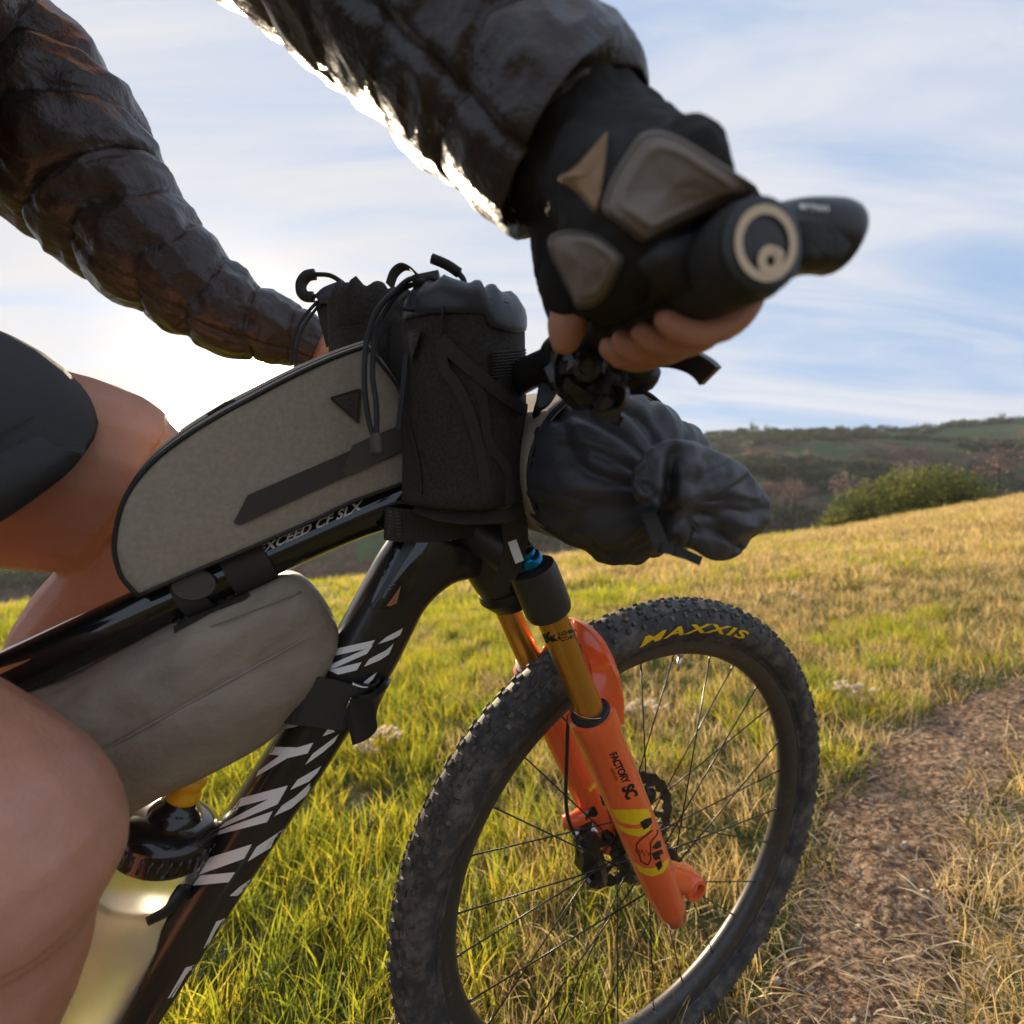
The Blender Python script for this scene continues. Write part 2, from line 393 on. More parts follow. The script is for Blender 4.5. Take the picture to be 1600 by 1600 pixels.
def make_wheel(name, a0, b0, rotor):
    hub = lambda c=0: B(a0, b0, c)
    def Wp(r, an, c): return B(a0 + r*math.cos(an), b0 + r*math.sin(an), c)
    hb = MB(); prof = [(.009, -.052), (.012, -.05), (.012, -.036), (.029, -.034), (.029, -.030), (.014, -.026), (.012, 0), (.014, .026), (.027, .030), (.027, .034), (.012, .036), (.012, .05), (.009, .052)]
    hb.lathe(hub(), n_, prof, 32)
    root = hb.build(name, M['plastic'], bike, ang=35)
    t = MB(); Rc, rs = .336, .0270; K = 26; rings = []
    sec = []
    for k in range(K+1):
        ph = R(-142) + R(284)*k/K; sec.append((Rc + rs*math.cos(ph), rs*1.04*math.sin(ph)))
    sec = [(sec[0][0]-.004, sec[0][1])] + sec + [(sec[-1][0]-.004, sec[-1][1])]
    NA = 240
    for i in range(NA):
        an = 2*PI*i/NA; rings.append([Wp(r, an, c) for r, c in sec])
    t.rings(rings, loop=True); ty = t.build('tyre', M['rubber'], root)
    # raised sidewall ribs and bead line
    q = MB()
    for rr, cc, th in ((.3165, .0195, .0007), (.3185, .0215, .0005), (.3555, .0200, .0006)):
        for sgn in (1, -1):
            ring = [[Wp(rr + th*math.cos(x), 2*PI*i/200, sgn*(cc) + th*math.sin(x)) for x in (0, PI/2, PI, 3*PI/2)] for i in range(200)]
            q.rings(ring, loop=True)
    q.build('sidewall_rib', M['rubber'], root)
    kn = MB(); rows = [(-9, 96, 0, .0042, .0034, .0030), (9, 96, .5, .0042, .0034, .0030), (-26, 96, .25, .0038, .0032, .0029), (26, 96, .75, .0038, .0032, .0029),
                       (-43, 96, 0, .0038, .0032, .0028), (43, 96, .5, .0038, .0032, .0028), (-59, 96, .5, .0028, .0040, .0022), (59, 96, 0, .0028, .0040, .0022)]
    for ph, cnt, off, la, lw, hh in rows:
        for i in range(cnt):
            an = 2*PI*(i+off)/cnt; alt = .85 if i % 2 else 1.0
            phr = R(ph + (2.5 if i % 2 else -2.5)); er = Vector((math.cos(phr), math.sin(phr)))
            rad = h_*math.cos(an)+u_*math.sin(an); tan = -h_*math.sin(an)+u_*math.cos(an)
            up = rad*er.x + n_*er.y; sd = -rad*er.y + n_*er.x
            c = Wp(Rc + (rs)*er.x, an, rs*1.04*er.y) + up*(hh*.4)
            tw = .22 if ph > 0 else -.22
            X = (tan*math.cos(tw)+sd*math.sin(tw)); Y2 = (-tan*math.sin(tw)+sd*math.cos(tw))
            top = [c + X*la*i2*.8 + Y2*lw*alt*j2*.8 + up*hh*.6 for i2, j2 in ((-1, -1), (1, -1), (1, 1), (-1, 1))]
            bot = [c + X*la*i2 + Y2*lw*alt*j2 - up*hh*.7 for i2, j2 in ((-1, -1), (1, -1), (1, 1), (-1, 1))]
            kn.rings([bot, top], cap0=False)
    k = kn.build('tread_knobs', M['knob'], root, smooth=False); k['kind'] = 'stuff'
    rm = MB(); pr = [(.316, .0155), (.312, .0165), (.303, .0150), (.292, .0105), (.288, .005), (.287, 0)]
    pr = pr + [(r, -c) for r, c in pr[::-1][1:]]
    rm.rings([[Wp(r, 2*PI*i/180, c) for r, c in pr] for i in range(180)], loop=True); rm.build('rim', M['rim'], root)
    for i in range(28):
        side = 1 if i % 2 else -1; an = 2*PI*(i+.5)/28 + R(3); k2 = i//2
        hang = an + (R(62) if k2 % 2 else -R(62))
        p0 = Wp(.026, hang, side*.0315 + (.002 if k2 % 2 else -.002)); p1 = Wp(.287, an, side*.003)
        s = MB(); s.tube([p0, p1], .0010, 6); sp = s.build('spoke', M['spoke'], root)
        s = MB(); dn = (p0-p1).normalized(); s.tube([p1 - dn*.001, p1 + dn*.009], [.0015, .0013], 6); s.build('nipple', M['alloy'], sp)
    v = MB(); an = math.atan2(*[toB(PB(1062, 1030, 0))[i] for i in (1, 0)]) if a0 == 0 else 1.0
    v.tube([Wp(.289, an, 0), Wp(.283, an, 0)], [.0048, .0040], 10); v.tube([Wp(.283, an, 0), Wp(.268, an, 0), Wp(.262, an, 0)], [.003, .0028, .0014], 8); v.build('valve', M['steel'], root)
    if rotor:
        r = MB(); seg = 120; cc = -.043
        inner = lambda i: .072 + .0025*math.sin(i*2*PI/seg*24)
        ra = [[Wp(q1(i), 2*PI*i/seg, cc+dz) for q1, dz in ((lambda i: .0885+.0015*math.sin(i*2*PI/seg*20), .001), (inner, .001), (inner, -.001), (lambda i: .0885+.0015*math.sin(i*2*PI/seg*20), -.001))] for i in range(seg)]
        r.rings(ra, loop=True)
        for k3 in range(6):
            a1 = 2*PI*k3/6; r.ribbon([Wp(.016, a1+.5, cc), Wp(.045, a1+.25, cc), Wp(.073, a1, cc)], .009, .002, lambda t: n_.cross(h_*math.cos(a1)+u_*math.sin(a1)), 4)
        r.lathe(B(a0, b0, cc-.002), n_, [(.022, 0), (.022, .006), (.012, .008)], 24)
        r.build('brake_rotor', M['alloy'], root, ang=30)
        if a0 == 0:
            r = MB(); 
            for k3 in range(60):
                a1 = 2*PI*k3/60
                for rr in (.076, .081, .0855): r.lathe(Wp(rr, a1 + rr*8, cc+.0012), n_, [(.0016, 0), (.0016, .0002)], 6)
            r.build('rotor_holes', M['ink'], root)
    return root, Wp
fw, FW = make_wheel('front_wheel', 0, 0, True)
rw, RW = make_wheel('rear_wheel', -1.13, .02, False)
# sidewall lettering
a, b, c = toB(PB(1085, 993, .026)); ph0 = math.atan2(b, a)
def sidewall(x, y, r0, sc):
    r = r0 + y*sc; an = ph0 - x*sc/r0; cc = 1.04*math.sqrt(max(.0270**2 - (r-.336)**2, 0)) + .0007
    return FW(r, an, cc)
bm = text_bm('MAXXIS', .12, .03, .25, 1.18); finish2d(bm, lambda x, y: sidewall(x*1.80, y*.66, .3262, .0265), 'tyre_lettering', M['yellow'], fw)
bm = text_bm('29 x 2.25  TUBELESS READY', .3, .0, .0, 1.1); ph0 -= R(48); finish2d(bm, lambda x, y: sidewall(x, y, .324, .0055), 'tyre_lettering', M['pocket'], fw)

# ---- fork
fork_o = MB()
def LG(t, c, da=0): return B(-.2564 + .2327*t + da, .435 - .445*t, c)      # t 0 at the crown, 1 at the axle
LAX = (LG(1, 0)-LG(0, 0)).normalized()
cr = MB()
for c in (.065, -.065):
    cr.lathe(LG(.0, c)+LAX*(.020 if c > 0 else -.004), LAX, [(.0185, -.024), (.0228, -.022), (.0240, -.016), (.0242, 0), (.0240, .026), (.0225, .031), (.0165, .032)], 36)
cr.tube([LG(.015, .060), LG(-.045, .035, -.012), LG(-.080, 0, -.02), LG(-.07, -.035, -.012), LG(-.04, -.065)], [.020, .024, .028, .024, .020], 18, 5)
cr.lathe(LG(-.12, 0, -.022), LAX, [(.027, -.03), (.029, -.012), (.029, .0), (.024, .014), (.018, .020)], 32)
fork = cr.build('fork', M['crown'], bike, ang=40)
for c in (.065, -.065):
    s = MB(); s.lathe(LG(0, c), LAX, [(.0158, .01 if c > 0 else -.03), (.0158, .235)], 40); st = s.build('stanchion', M['kashima'], fork, ang=40)
    s = MB(); s.lathe(LG(0, c), LAX, [(.0166, .150 if c > 0 else .062), (.0168, .152 if c > 0 else .064)], 32)
    if c < 0: s.build('travel_ring', M['piping'], st)
# top caps: blue adjuster
s = MB(); s.lathe(LG(0, .065), -LAX, [(.0175, .000), (.0175, .005), (.013, .006)], 32); s.build('top_cap', M['plastic'], fork, ang=35)
s = MB(); s.lathe(LG(0, .065), -LAX, [(.0118, .004), (.0135, .006), (.0135, .013), (.0125, .015), (.0095, .015), (.009, .020), (.004, .020)], 28); s.build('adjuster_dial', M['blue'], fork, ang=30)
s = MB(); s.lathe(LG(0, .065), -LAX, [(.004, .019), (.0035, .027)], 8); s.tube([LG(0, .065)-LAX*.023, LG(0, .065)-LAX*.025+h_*.010-n_*.004], .0018, 8); s.build('lockout_lever', M['alloy'], fork)
s = MB(); s.lathe(LG(0, -.065), -LAX, [(.0172, .040), (.0172, .046), (.013, .05)], 32); s.build('top_cap', M['plastic'], fork, ang=35)
# lowers
lw = MB()
SL = .184                                                            # length of exposed stanchion
for c in (.065, -.065):
    pr = [(.0170, SL+.006), (.0200, SL+.000), (.0262, SL+.001), (.0268, SL+.004), (.0266, SL+.022), (.0256, SL+.030), (.0252, SL+.10), (.0246, SL+.20), (.0232, SL+.28), (.0215, SL+.325), (.0180, SL+.350), (.008, SL+.357)]
    lw.lathe(LG(0, c), LAX, pr, 48)
    # dropout lug in front of the leg carrying the axle
    ax0 = B(.006, -.006, c)
    lw.tube([LG(.88, c, .004), LG(.92, c, .012), B(.012, .002, c)], [.019, .019, .0165], 20, 4)
    lw.lathe(B(.012, .002, c), n_*(1 if c > 0 else -1), [(.0155, -.014), (.0165, -.010), (.0165, .014), (.0145, .018), (.0098, .0185), (.0090, .010)], 28, caps=False)
lower = lw.build('fork_lower', M['orange'], fork, ang=50)
s = MB(); s.lathe(B(.012, .002, .065), n_, [(.0092, .008), (.0092, .012), (.004, .0125), (.004, .006)], 20, caps=True); s.lathe(B(.012, .002, 0), n_, [(.0074, -.075), (.0074, .068)], 20); s.build('axle', M['plastic'], fork, ang=30)
# arch over the tyre
ar = MB()
tp = lambda c, f, o: LG(0, c) + LAX*(SL+f) + h_*o
pts = [tp(.065, .020, .012), tp(.062, -.015, .030), tp(.052, -.045, .044), tp(.030, -.066, .055), tp(0, -.073, .058), tp(-.030, -.066, .055), tp(-.052, -.045, .044), tp(-.062, -.015, .030), tp(-.065, .020, .012)]
wid = [.046, .036, .030, .026, .025, .026, .030, .036, .046]
pp, ww = crs(pts, wid, 6); rings = []
for i, p in enumerate(pp):
    t = (pp[min(i+1, len(pp)-1)]-pp[max(i-1, 0)]).normalized(); sd = (LAX*.65 + h_*-.55); sd = (sd - t*sd.dot(t)).normalized(); nn2 = t.cross(sd)
    e = ww[i]/2; rings.append([p+sd*e*x+nn2*y for x, y in ((1, .003), (.8, .0055), (.3, .0035), (-.3, .0035), (-.8, .0055), (-1, .003), (-1, -.003), (-.8, -.0045), (.8, -.0045), (1, -.003))])
ar.rings(rings)
# inner cross web of the arch
for k in (-1, 1):
    ar.ribbon([tp(.058*k, .010, .002), tp(.048*k, -.022, .026), tp(.030*k, -.046, .042)], .012, .004, (LAX*.65-h_*.55), 5)
    ar.ribbon([tp(.062*k, -.006, .014), tp(.046*k, -.030, .030), tp(.020*k, -.060, .048)], .005, .010, (LAX*.65-h_*.55), 4)
ar.build('fork_arch', M['orange'], fork, ang=45)
for c in (.065, -.065):
    s = MB(); s.lathe(LG(0, c), LAX, [(.0160, SL-.004), (.0205, SL-.003), (.0222, SL+.0), (.0222, SL+.006), (.0160, SL+.006)], 40); wp = s.build('wiper_seal', M['piping'], fork, ang=35)
    s = MB(); ring = [[LG(0, c)+LAX*(SL-.0035)+(h_*math.cos(2*PI*i/48)+n_*math.sin(2*PI*i/48))*(.0192+.0006*math.cos(x))+LAX*(.0006*math.sin(x)) for x in (0, 2.1, 4.2)] for i in range(48)]
    s.rings(ring, loop=True); s.build('spring_ring', M['steel'], wp)
# lettering and bands on the near leg
LR = .0244
leg = lambda x, y, r=LR: on_cyl(x, y, LG(0, .065), LAX, r+.0005)
lwbv = surf(lower); legt = onmesh(lwbv, .0006)
stn = lambda x, y: on_cyl(x, y, LG(0, .065), LAX, .0161)
stf = lambda x, y: on_cyl(x, y, LG(0, -.065), LAX, .0161)
ex = Vector((.43, .90)); ey = Vector((.90, -.43))
text('lettering', 'FACTORY', (963, 1202), ex*12.8, ey*17, legt, M['ink'], lower, .03, 0, .86)
text('lettering', 'SERIES', (958, 1211), ex*7, ey*6, legt, M['ink'], lower, .0, 0, 1.1)
text('lettering', 'SC', (976, 1241), ex*19, ey*27, legt, M['ink'], lower, .05, 0, .9)
def band(name, pts_left, pts_right, m, parent):
    poly = pts_left + pts_right[::-1]; return decal(name, [poly], legt, m, parent, 6)
def z4(x, y): return (860+x/5, 1080+y/5)
def dz4(nm, pts, m, st=5): decal(nm, [[z4(*p) for p in pts]], legt, m, lower, st)
dz4('yellow_band', [(478, 925), (560, 965), (660, 965), (720, 945), (765, 920), (785, 965), (790, 1000), (740, 1030), (650, 1045), (560, 1030), (510, 990)], M['yellow'])
dz4('yellow_band', [(518, 1035), (590, 1070), (680, 1075), (740, 1060), (790, 1035), (775, 1085), (730, 1125), (690, 1135), (610, 1120), (545, 1085)], M['yellow'])
dz4('yellow_band', [(655, 1335), (730, 1380), (800, 1385), (870, 1350), (925, 1300), (920, 1360), (880, 1420), (800, 1448), (740, 1435), (690, 1405)], M['yellow'])
legt2 = onmesh(lwbv, .0011)
def dk4(nm, pts): decal(nm, [[z4(*p) for p in pts]], legt2, M['ink'], lower, 5)
dk4('fork_emblem', [(700, 1025), (740, 1000), (748, 1020), (790, 985), (795, 1030), (765, 1065), (745, 1050), (730, 1085)])
dk4('fork_emblem', [(790, 1270), (870, 1235), (885, 1265), (850, 1285), (865, 1310), (815, 1320)])
dk4('fork_emblem', [(820, 1350), (865, 1320), (878, 1365), (845, 1405)])
dk4('fork_emblem', [(795, 1225), (835, 1175), (860, 1165), (870, 1215), (830, 1235)])
def stroke(nm, pts, w, proj, m, parent):
    poly = []; L1 = []; L2 = []
    for i in range(len(pts)):
        a = Vector(pts[max(i-1, 0)]); b2 = Vector(pts[min(i+1, len(pts)-1)]); t = (b2-a).normalized(); q = Vector((-t.y, t.x))*w/2; p = Vector(pts[i]); L1.append(p+q); L2.append(p-q)
    polys = [[L1[i], L1[i+1], L2[i+1], L2[i]] for i in range(len(pts)-1)]
    return decal(nm, polys, proj, m, parent, 8)
stroke('tail_outline', [z4(*p) for p in ((800, 1085), (760, 1120), (700, 1165), (672, 1200), (670, 1250), (700, 1290), (705, 1330), (760, 1360), (785, 1320), (782, 1250), (770, 1285), (745, 1235), (740, 1290), (712, 1240), (705, 1270), (680, 1235))], 1.7, legt2, M['ink'], lower)
stroke('tail_outline', [z4(*p) for p in ((840, 1085), (835, 1120), (800, 1160), (782, 1190), (785, 1250))], 1.7, legt2, M['ink'], lower)
def kk(o, proj, par, s=1.0):
    ex2 = Vector((.96, -.28)); ey2 = Vector((-.28, -.96))*1.0
    text('lettering', 'K', (o[0], o[1]), ex2*20*s, Vector((.30, -.95))*-1*Vector((1, 1)).x*-22*s if False else Vector((-.42, -.90))*21*s, proj, M['ink'], par, .06)
    text('lettering', 'K', (o[0]+8*s, o[1]-1), ex2*16*s, Vector((-.42, -.90))*14*s, proj, M['ink'], par, .04)
    text('lettering', '.', (o[0]+15*s, o[1]-5*s), ex2*22*s, Vector((-.42, -.90))*22*s, proj, M['ink'], par, .04)
    text('lettering', 'KASHIMA', (o[0]+29*s, o[1]-12*s), ex2*7.0*s, Vector((-.42, -.90))*9*s, proj, M['ink'], par, .01)
    text('lettering', 'COAT', (o[0]+31*s, o[1]-4*s), ex2*9.5*s, Vector((-.42, -.90))*9*s, proj, M['ink'], par, .01)
sts = [c for c in fork.children if c.name.startswith('stanchion')]
text('lettering', 'M', (934, 1131), Vector((.94, -.30))*9, Vector((-.35, -.93))*9, legt, M['decal'], lower, .02)
kk((859, 1003), stn, sts[0]); kk((771, 946), stf, sts[1], .8)
decal('leg_print', [[(832+x, 1165+y) for x, y in ((78, 30), (95, 20), (104, 62), (92, 72))]], lambda x, y: on_cyl(x, y, LG(0, -.065), LAX, .0245), M['yellow'], lower, 8)
decal('leg_print', [[(917, 1228), (926, 1214), (933, 1226), (922, 1238)]], lambda x, y: on_cyl(x, y, LG(0, -.065), LAX, .0245), M['yellow'], lower, 8)
# caliper and hose
ca = MB()
cb_ = B(-.085, .035, -.047)
ca.tube([PB(905, 1300, -.045), PB(925, 1345, -.047), PB(935, 1375, -.048)], [.012, .019, .014], 10, 3)
ca.tube([PB(940, 1290, -.052), PB(965, 1330, -.052), PB(985, 1372, -.052)], [.010, .015, .010], 8, 3)
ca.box(PB(918, 1330, -.04), h_*.014, u_*.022, n_*.010); ca.lathe(PB(914, 1331, -.028), n_, [(.006, -.01), (.006, .002), (.003, .002)], 10)
ca.lathe(PB(925, 1378, -.028), n_, [(.008, -.01), (.007, .003), (.003, .003)], 10)
cal = ca.build('brake_caliper', M['alloy'], fork, ang=30)
s = MB(); s.tube([PB(920, 1290, -.052), PB(945, 1315, -.052)], .006, 8); s.lathe(PB(897, 1302, -.045), n_, [(.006, -.006), (.006, .006)], 10); s.build('caliper_bolt', M['steel'], cal)
s = MB(); s.tube([PB(888, 1118, -.02), PB(886, 1170, -.03), PB(884, 1240, -.035), PB(888, 1280, -.038), PB(900, 1310, -.042)], .0026, 8, 5); s.build('brake_hose', M['plastic'], cal)
s = MB(); s.tube([PB(880, 1285, -.06), PB(905, 1278, -.052), PB(935, 1262, -.055)], [.009, .011, .012], 10, 3); s.tube([PB(945, 1330, -.05), PB(958, 1300, -.05), PB(975, 1285, -.055)], [.007, .010, .013], 10, 3); s.build('caliper_mount', M['orange'], fork)
s = MB(); s.lathe(PB(1010, 1245, -.055), n_, [(.004, -.008), (.016, -.006), (.017, .004), (.01, .008)], 20, x=h_); s.build('caliper_adapter', M['plastic'], fork, ang=30)

# ---- frame
fr_ = MB()
def pairloft(mb, prs, tc, c=0, seg=28, e=2.5, sub=4):
    ctr = []; hv = []
    for l, r in prs:
        a = PB(*l, c); b2 = PB(*r, c); ctr.append((a+b2)/2); hv.append((b2-a)/2)
    c2, _ = crs(ctr, [0]*len(ctr), sub); h2, _ = crs(hv, [0]*len(hv), sub)
    tcs = tc if hasattr(tc, '__len__') else [tc]*len(prs); _, tt = crs(ctr, tcs, sub); rings = []
    for i in range(len(c2)):
        rg = []
        for k in range(seg):
            t = 2*PI*k/seg; cs, sn = math.cos(t), math.sin(t); f = lambda v: math.copysign(abs(v)**(2/e), v)
            rg.append(c2[i]+h2[i]*f(cs)+n_*tt[i]*f(sn))
        rings.append(rg)
    mb.rings(rings)
dtp = [((618, 818), (775, 868)), ((612, 838), (745, 896)), ((590, 872), (703, 908)), ((565, 918), (664, 942)), ((543, 958), (641, 985)), ((516, 1008), (606, 1052)), ((478, 1075), (553, 1122)), ((434, 1148), (506, 1195)), ((336, 1301), (405, 1344)), ((200, 1510), (268, 1555)), ((60, 1725), (128, 1770))]
pairloft(fr_, dtp, [.030, .031, .030, .029, .028, .028, .028, .028, .029, .030, .030])
frame = fr_.build('frame', M['frame'], bike)
s = MB(); s.tube([PB(-240, 1168, 0), PB(20, 1052, 0), PB(235, 950, 0), PB(420, 868, 0), PB(560, 805, 0), PB(650, 770, 0)], [.017, .0185, .0185, .0185, .021, .028], 28, 4, up=n_); s.build('top_tube', M['glossy'], frame)
s = MB(); s.tube([B(-.250, .400), B(-.268, .432), B(-.295, .485), B(-.318, .528)], [.030, .034, .031, .029], 30, 4, up=n_); s.build('head_tube', M['frame'], frame)
s = MB(); s.lathe(B(-.246, .398), LAX, [(.027, -.01), (.034, -.006), (.036, .002), (.030, .012), (.026, .018)], 28); s.build('headset', M['plastic'], frame, ang=30)
s = MB(); s.tube([B(-.975, .60), B(-.93, .45), B(-.80, .02), B(-.79, -.03)], [.0155, .017, .018, .022], 18, 3); s.tube([B(-1.0, .66), B(-.975, .60)], .0145, 12)
for c in (.05, -.05):
    s.tube([B(-.93, .40, c*.3), B(-1.03, .22, c), B(-1.13, .02, c*1.3)], [.010, .009, .008], 10, 4); s.tube([B(-.79, -.03, c*.6), B(-.95, -.02, c*1.1), B(-1.13, .02, c*1.3)], [.012, .010, .008], 10, 4)
s.build('rear_triangle', M['frame'], frame)
s = MB(); s.tube([B(-1.16, .67), B(-1.05, .675), B(-.95, .665), B(-.87, .655)], [.065, .055, .025, .014], 16, 4, up=n_, flat=.35); s.build('saddle', M['plastic'], bike)
ck = MB(); ck.lathe(B(-.79, -.03), n_, [(.085, .045), (.085, .049), (.02, .052)], 36); ck.tube([B(-.79, -.03, .06), B(-.62, -.06, .075)], [.014, .011], 10); ck.tube([B(-.79, -.03, -.06), B(-.96, 0, -.075)], [.014, .011], 10)
ck.box(B(-.62, -.06, .13), h_*.05, u_*.008, n_*.045); ck.box(B(-.96, 0, -.13), h_*.05, u_*.008, n_*.045); ck.build('crankset', M['plastic'], bike, ang=30)
# glossy panel, stripe and marks near the head tube
frbv = surf(frame); fsurf = onmesh(frbv, .0006); fsurf2 = onmesh(frbv, .0010)
def z6(x, y): return (x*.35, 850+y*.35)
def z7(x, y): return (500+x*.3125, 780+y*.3125)
def z11(x, y): return (400+x*.1875, 1000+y*.1875)
dd = lambda zf, polys, m=M['decal'], st=9, pr=None: decal('letter_print', [[zf(*p) for p in q] for q in polys], pr or fsurf, m, frame, st)
dd(z11, [[(655, 75), (992, 0), (950, 65), (632, 137)], [(940, 62), (975, 40), (925, 115), (640, 240), (595, 238), (605, 212)], [(640, 243), (880, 184), (840, 252), (685, 289), (604, 250)]])
dd(z7, [[(290, 725), (330, 690), (415, 645), (400, 680), (365, 700)], [(220, 838), (245, 800), (330, 755), (370, 720), (345, 775), (300, 805)], [(215, 918), (245, 893), (285, 865), (265, 900), (240, 925)]])
dd(z11, [[(240, 742), (300, 660), (455, 625), (535, 672)], [(555, 803), (610, 725), (660, 765)], [(105, 955), (140, 890), (345, 895), (478, 855), (430, 945), (260, 985), (0, 1140), (20, 1090), (195, 962)],
         [(410, 1040), (470, 950), (690, 785), (655, 850), (560, 935)], [(285, 1250), (345, 1165), (545, 1050), (510, 1110), (440, 1180)], [(150, 1470), (215, 1380), (300, 1330), (455, 1190), (430, 1260), (330, 1370)]])
dd(z6, [[(1075, 1135), (1285, 1078), (1262, 1122), (1040, 1180)], [(1248, 1112), (1275, 1098), (1238, 1163), (1000, 1262), (975, 1272), (1005, 1242)], [(1020, 1262), (1218, 1192), (1192, 1242), (965, 1300), (980, 1280)], [(890, 1475), (935, 1400), (1125, 1340), (1090, 1405)], [(858, 1525), (895, 1480), (1050, 1465), (1020, 1510)],
        [(1230, 1212), (1270, 1160), (1390, 1080), (1370, 1120), (1300, 1180)], [(1105, 1418), (1145, 1352), (1270, 1270), (1235, 1340)], [(1025, 1571), (1070, 1530), (1120, 1495), (1095, 1540), (1060, 1571)]])
dd(lambda x, y: (x, y), [[(338, 1440), (395, 1418), (372, 1462), (318, 1482)], [(290, 1512), (360, 1490), (330, 1545), (262, 1560)]])
dd(z7, [[(375, 215), (440, 210), (545, 165), (560, 200), (440, 500), (360, 545), (240, 552), (330, 340)]], M['glossy'], 5)
dd(z7, [[(430, 195), (470, 190), (480, 225), (270, 545), (245, 552), (330, 400)]], M['navy'], 5, onmesh(frbv, .0016))
dd(z7, [[(330, 535), (372, 480), (405, 432), (385, 520), (350, 535)]], mat('copper_print', (.42, .17, .10), .35, metal=.4), 5, onmesh(frbv, .0024))
# top tube lettering
ttp0 = PB(235, 950, 0); ttp1 = PB(420, 868, 0)
ttbv = surf([c for c in frame.children if c.name.startswith('top_tube')][0]); tts = onmesh(ttbv, .0006)
text('lettering', 'EXCEED CF SLX', (482, 832), Vector((.915, -.405))*25, Vector((.25, -.95))*23, tts, M['decal'], frame, .03, 0, 1.0)

# ---- cockpit
G1 = P(1176, 392, .186); G0 = B(-.308, .622, .215); GE = (G1-G0).normalized()
bar = MB(); bp = [G1-GE*.004, G0, B(-.30, .617, .16), B(-.305, .600, .05), B(-.305, .600, -.05), B(-.30, .617, -.16), B(-.308, .622, -.215), B(-.334, .629, -.345)]
bar.tube(bp, [.0111, .0111, .0115, .0159, .0159, .0115, .0111, .0111], 20, 6); hbar = bar.build('handlebar', M['plastic'], bike)
s = MB(); s.tube([B(-.355, .585), B(-.325, .598), B(-.300, .600)], [.022, .019, .021], 20, 4, up=n_); s.lathe(B(-.346, .603)-LAX*0, -LAX, [(.020, -.03), (.020, .012), (.0185, .016)], 26); s.lathe(B(-.305, .600), n_, [(.022, -.024), (.022, .024)], 26); s.build('stem', M['plastic'], bike, ang=35)
# grip with lock ring, cap and horn
g = MB(); e1 = GE; 
prof = [(.0150, 0), (.0160, .004), (.0152, .02), (.0168, .06), (.0172, .10), (.0164, .118), (.0158, .120), (.0176, .122), (.0180, .136), (.0168, .140)]
g.lathe(G0, GE, prof, 36); grp = g.build('grip', M['grip'], hbar, ang=35)
g = MB()
wingdir = (-h_*.93 - u_*.05).normalized()
rings = []
for k, (z, w) in enumerate(((.02, .004), (.05, .016), (.08, .024), (.105, .026), (.117, .022))):
    ctr2 = G0+GE*z; rings.append([ctr2 + wingdir*(w+.012) , ctr2 + wingdir*(w+.008) + u_*.005, ctr2 + u_*.0165 + wingdir*.002, ctr2 - u_*.013 + wingdir*.002, ctr2 + wingdir*(w+.008) - u_*.004])
g.rings(rings); w_ = g.build('palm_wing', M['grip'], grp); 
CE = G0+GE*.1408
g = MB(); g.lathe(CE, GE, [(.0168, -.002), (.0166, .0006), (.0150, .0014), (.004, .0016)], 40); capo = g.build('bar_end_cap', M['plastic'], grp, ang=35)
capp = lambda x, y: plane(x, y, CE+GE*.0022, GE)
# emblem: cream ring with an inner curl and a small ring
xa = (h_-GE*h_.dot(GE)).normalized(); ya = -GE.cross(xa); ya = ya if ya.z > 0 else -ya
def emb(pts, nm): 
    decal(nm, [[(x, y) for x, y in pts]], lambda x, y: CE+GE*.0024+(xa*x+ya*y)*.0154, M['cream'], capo, .2)
def annul(cx, cy, r0, r1, a0, a1, n=40):
    return [(cx+r1*math.cos(a0+(a1-a0)*i/n), cy+r1*math.sin(a0+(a1-a0)*i/n)) for i in range(n+1)], [(cx+r0*math.cos(a0+(a1-a0)*i/n), cy+r0*math.sin(a0+(a1-a0)*i/n)) for i in range(n+1)]
def annulus(cx, cy, r0, r1, a0=0, a1=2*PI, z=.0024):
    A, Bb = annul(cx, cy, r0, r1, a0, a1); decal('cap_emblem', [[A[i], A[i+1], Bb[i+1], Bb[i]] for i in range(len(A)-1)], lambda x, y: CE+GE*z+(xa*x+ya*y)*.0140, M['cream'], capo, .5)
annulus(0, 0, .69, .92); annulus(.16, -.40, .13, .38, 0, 2*PI, .0026); annulus(.50, -.02, .10, .30, R(-165), R(-80), .0028)
# horn (short bar end stub)
g = MB(); hp = [CE-GE*.0215, plane(1225, 378, CE-GE*.018, GE), plane(1270, 370, CE-GE*.014, GE), plane(1308, 374, CE-GE*.014, GE), plane(1326, 382, CE-GE*.014, GE)]
g.tube(hp, [.0172, .0146, .0138, .0134, .0070], 22, 5, up=GE, flat=1.0); horn = g.build('bar_end_horn', M['plastic'], grp)
g = MB(); ol = closed([plane(x, y, CE-GE*.0030, GE) for x, y in ((1250, 345), (1272, 337), (1300, 340), (1322, 360), (1328, 388), (1312, 408), (1280, 408), (1254, 412), (1248, 380))], 40)
g.pillow(ol, [(.02, .0024), (.6, .0022), (.9, .0014), (1, -.001), (1, -.004), (.5, -.006), (.02, -.006)], n=GE); g.build('horn_pad', mat('ribbed_rubber', (.03, .028, .027), .7, bump=.0016, bscale=420), horn)
text('lettering', 'ergon', (1272, 328), Vector((1, .10))*20, Vector((.1, -1))*17, onmesh(surf(horn), .0006, lambda x, y: plane(x, y, CE-GE*.003, GE)), M['decal'], horn, .02)
text('lettering', 'M', (1108, 447), Vector((1, .12))*26, Vector((.45, -.7))*22, lambda x, y: on_cyl(x, y, G0, GE, .0178), M['pocket'], grp, .02)
